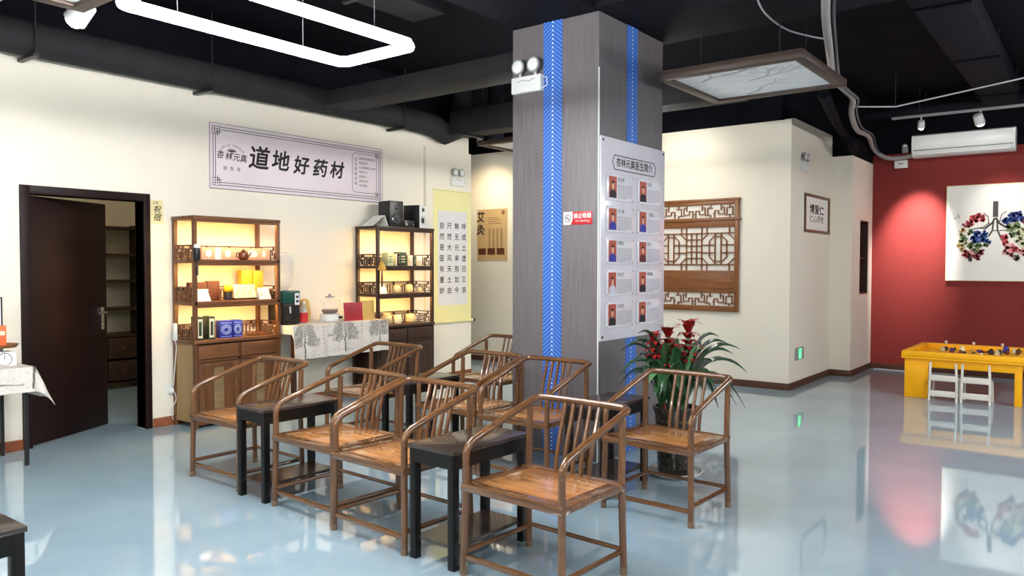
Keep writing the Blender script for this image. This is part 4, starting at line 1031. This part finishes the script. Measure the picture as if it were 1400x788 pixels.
# ------------------------------------------------------------------ jog wall
t, w_, h = ongrid('framed_calligraphy', 'small framed calligraphy in a brown frame on the cream corner wall', 'picture', XJ, (1098, 263.5), (1131.5, 321))
MB().box(-w_/2, w_/2, -.012, 0, -h/2, h/2).build('mount', 'paper_white', t)
fw = .05
a = MB().box(-w_/2, -w_/2+fw, -.03, -.012, -h/2, h/2).box(w_/2-fw, w_/2, -.03, -.012, -h/2, h/2).box(-w_/2+fw, w_/2-fw, -.03, -.012, h/2-fw*.7, h/2).box(-w_/2+fw, w_/2-fw, -.03, -.012, -h/2, -h/2+fw*.7); a.build('frame_border', 'case_wood', t, bevel=.003)
gl = [text('博爱仁', .13, 'ink_black', t, 0, .05, -.0125, bold=.004, sx=1.6), text('仁心济世', .10, 'ink_grey', t, 0, -.07, -.0125, bold=.001, sx=1.5)]
join_text(gl, 'lettering')
t = thing('exit_sign', 'small glowing green exit sign low on the cream wall', 'sign', (XJ, 9.77, .42), W90)
MB().box(-.15, .15, -.02, 0, -.075, .075).build('housing', 'exit_panel', t, bevel=.004)
a = MB().box(-.05, .05, -.0215, -.02, -.062, .062); a.build('green_field', 'exit_green', t, smooth=False)
a = MB(); a.disc(-.0, .035, .012, .012, -.0225); a.tube([(0, -.0222, .02), (-.012, -.0222, -.015), (.02, -.0222, -.05)], .006, 4).tube([(-.012, -.0222, -.015), (-.035, -.0222, -.045)], .006, 4).tube([(-.03, -.0222, .0), (0, -.0222, .012), (.03, -.0222, -.005)], .005, 4); a.build('running_figure', 'white_plastic', t, smooth=False)
# niche shelf
t = thing('niche_shelf', 'dark wooden shelf niche set into the wall end beside the red wall', 'shelf', (XN-.13, (ny0+ny1)/2, nz0), W90)
hw, hh = (ny1-ny0)/2-.002, nz1-nz0
MB().box(-hw, hw, .12, .135, 0, hh).build('back_panel', 'case_dark', t); MB().box(-hw, -hw+.02, -.125, .12, 0, hh).box(hw-.02, hw, -.125, .12, 0, hh).box(-hw+.02, hw-.02, -.125, .12, 0, .02).box(-hw+.02, hw-.02, -.125, .12, hh-.02, hh).build('case_sides', 'case_dark', t)
MB().box(-hw+.02, hw-.02, -.10, .12, hh*.48, hh*.48+.02).build('shelf_board', 'case_dark_x', t)

# ------------------------------------------------------------------ red wall
p0, p1 = pY(1250, 181, YR), pY(1391, 203, YR)
t = thing('air_conditioner', 'white split air conditioner mounted high on the red wall', 'air conditioner', ((p0.x+p1.x)/2, YR, 3.03), 0)
wA = (p1.x-p0.x)/2*.99
pr = [(0, .02), (0, .29), (-.03, .31), (-.16, .31), (-.20, .29), (-.215, .22), (-.21, .09), (-.17, .03), (-.12, .0), (-.02, .0)]
b = MB(); n = len(pr); b.v = [(-wA, y, z_) for y, z_ in pr]+[(wA, y, z_) for y, z_ in pr]
b.f = [tuple(range(n)), tuple(range(2*n-1, n-1, -1))]+[(k, (k+1) % n, n+(k+1) % n, n+k) for k in range(n)]
b.build('casing', 'ac_white', t)
MB().box(-wA+.02, wA-.02, -.2165, -.205, .085, .092).build('panel_seam', 'dark_gap', t); MB().box(-wA+.05, wA-.05, -.195, -.16, .028, .045).build('louvre', 'ac_white', t)
MB().box(wA-.16, wA-.05, -.218, -.212, .20, .225).build('display', 'white_plastic', t)
t = thing('junction_box', 'small white junction box under the pipes on the red wall', 'box', (-2.38, YR, 2.965), 0)
MB().box(-.085, .085, -.05, 0, -.055, .055).build('box_body', 'white_plastic', t, bevel=.005); MB().box(-.03, .03, -.052, -.05, .0, .012).build('mark', 'ink_grey', t); MB().cyl((-.05, -.03, .055), (-.05, -.03, .10), .008, 8).cyl((.05, -.03, .055), (.05, -.03, .10), .008, 8).build('cable_gland', 'cable_grey', t)
t = thing('camera_bracket', 'small pale sensor bracket above the white junction box', 'sensor', (-2.33, YR, 3.17), 0)
MB().box(-.04, .04, -.04, 0, -.05, .05).build('bracket', 'grey_plastic', t, bevel=.004); MB().lathe([(.03, 0), (.035, .03), (.01, .05)], 12, (0, -.05, .03)).build('sensor_head', 'white_plastic', t)
# flower-lung picture
PX0, PX1, PZ0, PZ1 = -1.785, -.645, 1.318, 2.603
t = thing('flower_picture', 'large white picture of lungs made of coloured flowers on the red wall', 'picture', ((PX0+PX1)/2, YR, (PZ0+PZ1)/2), 0)
hw, hh = (PX1-PX0)/2, (PZ1-PZ0)/2
MB().box(-hw, hw, -.03, 0, -hh, hh).build('canvas', 'paper_white', t); a = MB().box(-hw-.012, -hw, -.036, 0, -hh-.012, hh+.012).box(hw, hw+.012, -.036, 0, -hh-.012, hh+.012).box(-hw, hw, -.036, 0, hh, hh+.012).box(-hw, hw, -.036, 0, -hh-.012, -hh); a.build('frame_edge', 'cream_box', t)
fl_cols = {'rose': srgb(196, 70, 76), 'pink': srgb(232, 150, 150), 'blue': srgb(36, 74, 142), 'deep': srgb(30, 44, 120), 'green': srgb(112, 134, 84), 'pale': srgb(214, 214, 176), 'peach': srgb(238, 196, 140), 'wine': srgb(130, 44, 52), 'dark': srgb(80, 76, 76)}
for k, c in fl_cols.items(): mat('petal_'+k, c, .7, var=.18, vscale=60)
def cpos(cx, cy): return (cx-42)/(369-42)*hw-hw, hh-(cy-82)/(745-82)*2*hh      # crop pixel -> picture coords
FL = [('rose', 225, 315, 38), ('rose', 265, 300, 34), ('rose', 200, 345, 32), ('wine', 185, 365, 20), ('rose', 285, 320, 24), ('pink', 160, 360, 20), ('peach', 150, 400, 26), ('pale', 150, 430, 26), ('green', 150, 460, 34), ('green', 200, 410, 24), ('blue', 250, 420, 30), ('blue', 235, 460, 36), ('blue', 285, 450, 36), ('blue', 320, 480, 26), ('blue', 300, 420, 24), ('green', 210, 500, 30), ('green', 260, 505, 28), ('green', 310, 500, 22), ('peach', 135, 500, 28), ('peach', 150, 530, 24), ('rose', 175, 560, 30), ('wine', 200, 575, 28), ('wine', 240, 570, 30), ('wine', 280, 550, 26), ('pink', 225, 545, 24), ('green', 240, 535, 22), ('dark', 205, 600, 18), ('wine', 255, 590, 22), ('pale', 175, 480, 22),
      ('deep', 445, 335, 32), ('deep', 480, 300, 32), ('blue', 470, 330, 28), ('deep', 520, 295, 28), ('blue', 545, 325, 26), ('deep', 500, 330, 24), ('wine', 570, 345, 28), ('green', 470, 385, 34), ('green', 510, 370, 30), ('pale', 530, 420, 40), ('pale', 560, 400, 30), ('green', 480, 430, 24), ('rose', 430, 450, 28), ('rose', 440, 490, 28), ('pink', 470, 520, 40), ('pink', 440, 550, 28), ('rose', 500, 530, 26), ('pale', 530, 470, 34), ('pale', 560, 500, 32), ('rose', 560, 550, 28), ('pink', 540, 545, 26), ('green', 590, 450, 36), ('dark', 510, 590, 24), ('pink', 600, 520, 30), ('blue', 600, 370, 30), ('rose', 620, 420, 30), ('green', 600, 580, 24), ('wine', 480, 570, 18)]
groups = {}
for j, (c, cx, cy, s_) in enumerate(FL):
    Rr = random.Random(j); a = MB(); x, z_ = cpos(cx, cy); rr = s_/327*hw*1.0
    y0 = -.031-.0002*j
    for p in range(7):
        an = 2*PI*p/7+Rr.random(); l = rr*Rr.uniform(.8, 1.15); wd = rr*.42
        a.face([(x, y0, z_)]+[(x+math.cos(an)*l*u+math.sin(an)*wd*v, y0, z_+math.sin(an)*l*u-math.cos(an)*wd*v) for u, v in ((.35, .7), (.75, .9), (1, .35), (.97, -.4), (.7, -.9), (.3, -.65))])
    a.build('flower', 'petal_'+c, t, smooth=False)
a = MB()
def br(pts, r_): a.tube([(cpos(*p)[0], -.0315, cpos(*p)[1]) for p in pts], r_, 4)
for k in range(12): x, z_ = cpos(369, 202+k*9); a.box(x-.030, x+.030, -.0335, -.03, z_-.010, z_+.010)
br([(366, 312), (350, 345), (300, 385)], .012); br([(358, 320), (350, 400), (325, 440)], .010); br([(372, 312), (395, 350), (440, 380)], .012); br([(380, 320), (385, 400), (415, 470)], .010); br([(330, 345), (290, 375), (200, 390)], .006); br([(325, 355), (320, 300), (290, 275)], .005); br([(395, 345), (410, 290), (440, 270)], .005); br([(300, 385), (260, 380)], .005); br([(350, 400), (385, 400)], .006); br([(395, 400), (440, 400), (480, 380)], .006)
a.build('trachea', 'petal_dark', t, smooth=False)
a = MB(); br([(85, 308), (105, 306), (120, 278), (128, 308)], .004); a.build('bird', 'petal_dark', t, smooth=False)
# floor cable end at the red wall
tag(MB().tube([(-2.70, 12.21, .006), (-2.3, 12.18, .006), (-1.6, 12.2, .006)], .005, 6).build('floor_cable', 'cable_white'), 'thin white cable lying along the foot of the red wall', 'cable')

# ------------------------------------------------------------------ yellow play table
t = thing('play_table', 'low yellow play table with raised rim standing before the red wall', 'table', (-1.275, 10.42, 0), 0)
x0, x1, y0, y1, zt = -.60, .60, -.62, .62, .535
MB().box(x0, x1, y0, y1, zt-.085, zt-.06).build('tray_floor', 'yellow_lacquer', t)
for n_, q in (('front', (x0, x1, y0, y0+.09)), ('back', (x0, x1, y1-.09, y1)), ('left', (x0, x0+.09, y0+.09, y1-.09)), ('right', (x1-.09, x1, y0+.09, y1-.09))): MB().box(*q, zt-.075, zt).build('rim', 'yellow_lacquer', t, bevel=.012)
for s in (-1, 1):
    MB().box(min(s*(x1-.03), s*(x1-.27)), max(s*(x1-.03), s*(x1-.27)), y0+.03, y0+.09, 0, zt-.075).build('leg_panel', 'yellow_lacquer', t, bevel=.006) if s < 0 else MB().box(x1-.10, x1-.03, y0+.03, y0+.09, 0, zt-.075).build('leg_panel', 'yellow_lacquer', t, bevel=.006)
    MB().box(s*(x1-.06)-.03, s*(x1-.06)+.03, y1-.09, y1-.03, 0, zt-.075).build('leg_panel', 'yellow_lacquer', t, bevel=.006)
MB().box(x0+.12, x0+.25, y0+.024, y0+.031, .02, .37).build('raised_panel', 'yellow_lacquer', t, bevel=.003)
MB().box(x0+.26, x1-.09, y0+.035, y0+.075, zt-.18, zt-.075).build('apron', 'yellow_lacquer', t, bevel=.006)
for s in (-1, 1): MB().box(s*(x1-.05)-.012, s*(x1-.05)+.012, y0+.09, y1-.09, zt-.17, zt-.075).build('apron', 'yellow_lacquer', t)
for k, x in enumerate((-.32, -.02, .28, .52)):
    MB().lathe([(.012, zt), (.012, zt+.012), (.018, zt+.022), (.012, zt+.036), (.001, zt+.04)], 10, (x, y1-.045, 0)).build('knob', 'off_white', t)
TOY = [('dark purple', 'cloth_dark'), ('mottled tan', 'ceramic_spot'), ('dark green', 'dark_green'), ('deep blue', 'cloth_blue'), ('wine red', 'cloth_maroon'), ('pale cream', 'cream_box'), ('brown', 'brown_carve')]
laid = []
for k in range(21):
    nm, mt = TOY[k % 7]; Rr = random.Random(k); kd, kz = (('round', 1), ('flat', .6), ('tall', 1.3))[k//7]
    x = -.30+.75*(k/20)+Rr.uniform(-.03, .03); y = Rr.uniform(-.10, .42); r_ = Rr.uniform(.018, .036)
    while any(math.hypot(x-a, y-b) < 1.2*(r_+c) for a, b, c in laid): x, y = x+Rr.uniform(-.02, .02), Rr.uniform(-.10, .42)
    laid.append((x, y, r_))
    o = MB().lathe([(r_*.5, 0), (r_, r_*.5), (r_*.95, r_*1.1), (r_*.5, r_*1.7), (.002, r_*1.85)], 8).build('toy_stone', mt)
    for v in o.data.vertices: v.co *= 1+Rr.uniform(-.15, .15)
    for v in o.data.vertices: v.co.z = max(0, v.co.z)*kz
    o.location = (-1.275+x, 10.42+y, zt-.06); tag(o, kd+' '+nm+' toy stone lying in the yellow play table tray', 'toy', 'toy stones in the tray')
def kid_chair(label, x):
    t = thing('small_chair', label, 'chair', (x, 9.715, 0), 0, 'white children chairs')
    for s in (-1, 1):
        MB().tube([(s*.135, 0, 0), (s*.132, .015, .24), (s*.125, -.005, .43)], .013, 8, sq=False).build('leg', 'off_white', t)
        MB().tube([(s*.135, .25, 0), (s*.13, .24, .24)], .013, 8).build('leg', 'off_white', t)
        MB().tube([(s*.134, .005, .07), (s*.134, .245, .07)], .009, 6).build('stretcher', 'off_white', t)
    for z0, z1 in ((.05, .115), (.225, .29)): MB().box(-.132, .132, .002, .016, z0, z1).build('slat', 'off_white', t, bevel=.003)
    MB().box(-.14, .14, .012, .26, .235, .25).build('seat', 'off_white', t, bevel=.003)
    return t
kid_chair('low white ladder-back chair nearer the wide yellow leg of the play table', -1.435)
kid_chair('low white ladder-back chair pushed in at the middle of the play table', -1.12)

# ------------------------------------------------------------------ potted bromeliad
PL = (-2.45, 5.12)
t = thing('flower_pot', 'dark glazed flower pot with pale pattern bands holding the red-flowered plant', 'pot', (PL[0], PL[1], .012))
MB().lathe([(.115, 0), (.125, .01), (.132, .12), (.14, .30), (.15, .42), (.165, .46), (.165, .48), (.145, .48), (.14, .45)], 28).build('pot_body', 'pot_brown', t)
a = MB()
for zz, rr in ((.05, .1285), (.10, .1325), (.16, .1355), (.24, .1385), (.32, .143), (.38, .148)):
    for j in range(20):
        an = 2*PI*j/20; b2 = an+.13
        a.face([(rr*math.cos(an), rr*math.sin(an), zz), (rr*math.cos(b2), rr*math.sin(b2), zz), (rr*math.cos(b2), rr*math.sin(b2), zz+.022), (rr*math.cos(an), rr*math.sin(an), zz+.022)])
struct(a.build('pattern_band', 'pot_pattern', t, smooth=False), 'stuff')
MB().lathe([(.142, .455), (.001, .462)], 20, caps=False).build('soil', 'soil', t)
s_ = thing('pot_saucer', 'white saucer on the floor under the dark flower pot', 'saucer', (PL[0], PL[1], 0))
MB().lathe([(.12, 0), (.17, .004), (.192, .03), (.187, .03), (.165, .011), (.001, .011)], 32).build('dish', 'white_plastic', s_)
MB().tube([(.1895*math.cos(2*PI*k/32), .1895*math.sin(2*PI*k/32), .031) for k in range(32)], .004, 6, closed=True).build('rolled_rim', 'paper_white', s_)
t = thing('bromeliad', 'bromeliad with three red flower spikes and long arching green leaves', 'plant', (PL[0], PL[1], .46))
Rr = random.Random(21)
def leaf(base, az, length, rise, droop, wid, m):
    n = 14; v, f = [], []
    dx, dy = math.cos(az), math.sin(az); sw = Rr.uniform(-.25, .25)
    for k in range(n+1):
        u = k/n
        r_ = length*(.25*u+.75*u**1.3); z_ = rise*math.sin(min(1, u*1.1)*PI*.5)-droop*u**3
        wv = wid*(.55+.45*min(1, u/.45))*max(.015, 1-max(0, (u-.68)/.32)**1.6)
        cx, cy = base[0]+dx*r_-dy*sw*length*u*u, base[1]+dy*r_+dx*sw*length*u*u
        for s in (-1, 0, 1):
            v.append((cx-dy*s*wv*.5, cy+dx*s*wv*.5, base[2]+z_+(abs(s)*wv*.22)))
    for k in range(n):
        for j in range(2): q = k*3+j; f.append((q, q+3, q+4, q+1))
    me = bpy.data.meshes.new('leaf'); me.from_pydata(v, [], f); me.materials.append(M[m]); me.shade_smooth()
    o = bpy.data.objects.new('leaf', me); COL.objects.link(o); o.parent = t
    md = o.modifiers.new('thickness', 'SOLIDIFY'); md.thickness = .0022
    return o
spk = [(-.134, -.104, .56, .16), (-.05, -.04, .585, .34), (.07, .055, .62, .25)]
for (bx, by, H_, rl) in spk:
    for k in range(9):
        az = H_*9+k*2.4+Rr.uniform(-.25, .25); u = k/8
        leaf((bx*.6, by*.6, .01), az, Rr.uniform(.20, .32)*(1-.3*u), .24+.24*u*Rr.uniform(.8, 1.1), Rr.uniform(.04, .16)*(1-.7*u), Rr.uniform(.06, .08), 'leaf' if Rr.random() < .85 else 'leaf_pale')
for az, ln, ri, dr in ((.55, .30, .56, .04), (.75, .44, .50, .07), (.45, .40, .47, .08), (.62, .36, .52, .05), (.85, .50, .43, .17), (.6, .47, .38, .36), (.95, .38, .33, .36), (.3, .42, .34, .30), (3.8, .28, .58, .04), (3.6, .40, .52, .12), (3.9, .34, .54, .08), (4.05, .40, .44, .2), (3.5, .42, .36, .22), (4.6, .30, .36, .26), (5.3, .28, .34, .2), (2.2, .3, .52, .08), (1.4, .35, .52, .1), (3.1, .34, .52, .1), (-.25, .35, .38, .2)):
    leaf((0, 0, .02), az, ln, ri, dr, Rr.uniform(.085, .105), 'leaf')
leaf((0, 0, .02), 4.25, .30, .34, .185, .07, 'leaf_pale')
for i, (lx, ly, H_, rl) in enumerate(spk):
    bx, by = lx*.5, ly*.5
    st = MB().tube([(bx, by, 0), (bx+(lx-bx)*.6, by+(ly-by)*.6, H_*.5), (lx, ly, H_-.02)], [.018, .016, .010], 8).build('flower_stem', 'leaf_pale' if i else 'bract_deep', t)
    nw = max(4, round(rl/.042))
    for wk in range(nw):
        u = wk/(nw-1); zz = H_-rl+(rl-.04)*u; f_ = zz/H_
        cx, cy = (bx+(lx-bx)*.6*f_*2, by+(ly-by)*.6*f_*2) if f_ < .5 else (bx+(lx-bx)*(.6+.4*(f_-.5)*2), by+(ly-by)*(.6+.4*(f_-.5)*2))
        L = .098*(1-.25*u)*(.75+.5*((wk*7) % 3)/2)*(.7 if (i == 1 and u < .5) else 1)
        nb = 9
        for k in range(nb):
            az = 2*PI*k/nb+wk*.9+Rr.uniform(-.2, .2); dx, dy = math.cos(az), math.sin(az); v = []
            el = (.2+.6*u)*Rr.uniform(.6, 1.4) if u < .95 else Rr.uniform(1.0, 2.4)
            for r_, dz, wd in ((.004, -.016, .018), (L*.45, L*.36*el, .025), (L*.9, L*.40*el, .017), (L*1.25, L*(.5*el-.28), .001)):
                v += [(cx+dx*r_-dy*wd, cy+dy*r_+dx*wd, zz+dz), (cx+dx*r_+dy*wd, cy+dy*r_-dx*wd, zz+dz)]
            me = bpy.data.meshes.new('bract'); me.from_pydata(v, [], [(0, 2, 3, 1), (2, 4, 5, 3), (4, 6, 7, 5)]); me.materials.append(M['bract_red' if (k+wk+i) % 3 else 'bract_deep']); me.shade_smooth()
            o = bpy.data.objects.new('bract', me); COL.objects.link(o); o.parent = st

# ------------------------------------------------------------------ framed ceiling panels
def branch_img(seed):
    img = raster(110, 110); R = np.random.default_rng(seed)
    def grow(x, y, a, l, r, dpt):
        if dpt == 0 or l < 2: return
        x1, y1 = x+math.cos(a)*l, y+math.sin(a)*l
        stroke(img, x, y, x1, y1, r, .85)
        grow(x1, y1, a+R.normal()*.35, l*.85, r*.8, dpt-1)
        if R.random() < .8: grow(x1, y1, a+R.choice((-1, 1))*R.uniform(.5, 1.1), l*.7, r*.6, dpt-1)
    for k in range(4): grow(R.uniform(0, 60), R.uniform(0, 110), R.uniform(-.8, .8), 16, 1.0, 6)
    return img
def ceiling_panel(label, cx, cy, seed, z=3.0):
    t = thing('ceiling_panel', label, 'ceiling panel', (cx, cy, z), group='framed branch ceiling panels')
    hw, fw = .58, .085
    for q in ((-hw, hw, -hw, -hw+fw), (-hw, hw, hw-fw, hw), (-hw, -hw+fw, -hw+fw, hw-fw), (hw-fw, hw, -hw+fw, hw-fw)): MB().box(*q, 0, .06).build('frame_rail', 'panel_frame', t, bevel=.004)
    img = branch_img(seed); n = 110; xs = np.linspace(-hw+fw, hw-fw, n)
    V = [(x, y, .022) for y in xs for x in xs]; Fc = [(i*n+j, (i+1)*n+j, (i+1)*n+j+1, i*n+j+1) for i in range(n-1) for j in range(n-1)]
    me = bpy.data.meshes.new('printed_sheet'); me.from_pydata(V, [], Fc); at = me.attributes.new('ink', 'FLOAT', 'POINT'); at.data.foreach_set('value', img.flatten()); me.materials.append(M['panel_print'])
    o = bpy.data.objects.new('printed_sheet', me); COL.objects.link(o); o.parent = t
    MB().box(-hw+.02, hw-.02, -hw+.02, hw-.02, .06, .07).build('back_board', 'panel_frame', t)
    for sx in (-1, 1):
        for sy in (-1, 1): MB().cyl((sx*(hw-.26), sy*(hw-.26), .07), (sx*(hw-.26), sy*(hw-.26), anchor(cx+sx*(hw-.26), cy+sy*(hw-.26))-z), .004, 5).build('hanger_rod', 'duct_grey', t)
ceiling_panel('square wood-framed ceiling panel printed with bare branches beside the column', -2.335, 6.27, 1)
ceiling_panel('square wood-framed ceiling panel with white sheet near the glaring ceiling spotlight', -4.28, 1.55, 2)
ceiling_panel('square wood-framed ceiling panel over the passage behind the column', -6.2, 8.6, 3, 3.12)

# ------------------------------------------------------------------ cables under the ceiling
P = [pZ(1130, -30, 3.34)+Vector((0, 0, .09)), pZ(1130, -30, 3.34), pZ(1129, 20, 3.33), pZ(1133, 60, 3.31), pZ(1140, 105, 3.28), pZ(1152, 120, 3.25), pZ(1166, 135, 3.3), pZ(1164, 155, 3.25), pZ(1172, 178, 3.2)]
P += [pY(1187, 186, 11.4), pY(1195, 205, 12.05), pY(1212, 216, 12.15), pY(1232, 216, 12.17), pY(1249.5, 212.5, 12.14)]
t = thing('pipe_bundle', 'pale wrapped pipe bundle snaking from the ceiling to the air conditioner', 'pipe')
def smooth(P, n=5):
    P = [Vector(p) for p in P]; out = []
    for i in range(len(P)-1):
        a, b, c, d = P[max(0, i-1)], P[i], P[i+1], P[min(len(P)-1, i+2)]
        for k in range(n):
            u = k/n; out.append(tuple(.5*((2*b)+(c-a)*u+(2*a-5*b+4*c-d)*u*u+(3*b-a-3*c+d)*u**3)))
    return out+[tuple(P[-1])]
MB().tube(smooth(P), .032, 10).build('wrapped_pipe', 'pipe_wrap', t)
MB().tube(smooth([p+Vector((.05, .02, .03*math.sin(i)))*(0 if i == 0 else min(1, (len(P)-1-i)/3)) for i, p in enumerate(P)]), .011, 8).build('signal_cable', 'cable_grey', t)
t = thing('hanging_cable', 'thin white cable sagging from the ceiling to the pipe bundle', 'cable')
MB().tube(smooth([pZ(1032, -10, 3.40), pZ(1046, 18, 3.38), pZ(1075, 40, 3.36), pZ(1110, 50, 3.335), pZ(1133, 54, 3.31)]), .007, 6).build('cable', 'cable_white', t)
hk = pZ(1032, -10, 3.40)
MB().cyl(tuple(hk), (hk.x, hk.y, anchor(hk.x, hk.y)), .006, 6).build('ceiling_hook', 'cable_grey', t)
t = thing('wall_conduit', 'thin white conduit strung under the dark ceiling toward the light track', 'cable')
a_, b_, c_ = pY(1168, 146, 10.2), pY(1224, 146, 10.2), pY(1402, 106, 10.2)
MB().tube([tuple(a_), tuple(b_), tuple(c_), tuple(c_+(c_-b_))], .009, 6).build('conduit', 'cable_white', t)
MB().cyl(tuple(b_), (b_.x, b_.y, CEIL), .005, 6).cyl(tuple(c_), (c_.x, c_.y, CEIL), .005, 6).build('hanger_rod', 'duct_grey', t)
P = [pX(1152, 140, -2.55), pX(1160, 165, -2.55), pX(1152, 178, -2.6), pX(1160, 196, -2.7)]
t = thing('black_hose', 'black insulated hose bending down over the cream wall corner', 'hose', tuple(Vector((0, 0, 0))))
MB().tube(smooth([pZ(1126, 128, 3.2), pZ(1140, 160, 3.2), pZ(1152, 180, 3.2), pX(1163, 195, -2.66), pX(1168, 206, -2.705)]), .055, 10).build('hose', 'ceiling_black', t)
MB().tube(smooth([pZ(1126, 128, 3.2), pZ(1124, 110, 3.4), pZ(1120, 95, 3.6), pZ(1118, 88, 3.84)]), .05, 10).build('hose_riser', 'ceiling_black', t)

# ------------------------------------------------------------------ socket by the first bookcase
t = thing('wall_socket', 'white wall socket with plug and looping white cable beside the bookcase', 'socket', (XL, 3.775, .33), W90)
MB().box(-.043, .043, -.01, 0, -.043, .043).build('face_plate', 'white_plastic', t, bevel=.003); MB().box(-.02, .02, -.045, -.01, -.022, .018).build('plug', 'white_plastic', t, bevel=.004)
MB().tube(smooth([(0, -.045, 0), (.015, -.07, -.03), (.02, -.07, -.10), (-.02, -.05, -.18), (.0, -.04, -.24), (.018, -.03, -.28)]), .004, 6).build('power_cord', 'white_plastic', t)
t = thing('power_strip', 'white power strip and cord hanging on the bookcase side', 'socket', (XL+.09, 3.783, .80), W90)
MB().box(-.015, .015, -.02, .02, 0, .16).build('strip_body', 'white_plastic', t, bevel=.004); MB().tube(smooth([(0, 0, 0), (.0, -.02, -.06), (-.006, -.01, -.2), (-.01, .02, -.42)]), .004, 6).build('power_cord', 'white_plastic', t)

# ------------------------------------------------------------------ storeroom behind the door
t = thing('store_shelf', 'dark wooden shelving with drawers in the room behind the open door', 'shelf', (-9.7, 4.75, 0), W90)
W_ = 1.5
for s in (-1, 0, 1): MB().box(s*(W_/2-.02)-.02 if s else .10, s*(W_/2-.02)+.02 if s else .14, -.2, .2, 0, 2.0).build('upright', 'case_dark', t)
for z_ in (.08, .66, .98, 1.32, 1.64, 1.97): MB().box(-W_/2, W_/2, -.2, .2, z_-.03, z_).build('shelf_board', 'case_dark_x', t)
MB().box(-W_/2, W_/2, .19, .20, .05, 1.97).build('back_panel', 'store_wall', t)
for k in range(4):
    x0 = -W_/2+.02+k*(W_-.04)/4
    for z0, z1 in ((.10, .34), (.37, .62)):
        d_ = MB().box(x0+.005, x0+(W_-.04)/4-.005, -.215, .18, z0, z1).build('drawer', 'case_dark_x', t, bevel=.004); xm = x0+(W_-.04)/8
        MB().cyl((xm, -.215, (z0+z1)/2), (xm, -.235, (z0+z1)/2), .012, 8).build('knob', 'brass', d_)
t = thing('store_fill_lamp', 'added unseen round ceiling lamp brightening the room behind the open door', 'lamp', (-8.4, 2.3, CEIL-.06))  # unseen lamp added so the storeroom shelves show through the doorway
MB().lathe([(.17, .06), (.18, .03), (.16, 0), (.001, -.01)], 20).build('shade', 'white_plastic', t)
l = bpy.data.lights.new('store_fill', 'POINT'); l.energy = 70; l.color = (1, .88, .7); l.shadow_soft_size = .15
o = bpy.data.objects.new('store_fill', l); COL.objects.link(o); o.parent = t; o.location = (0, 0, -.2)
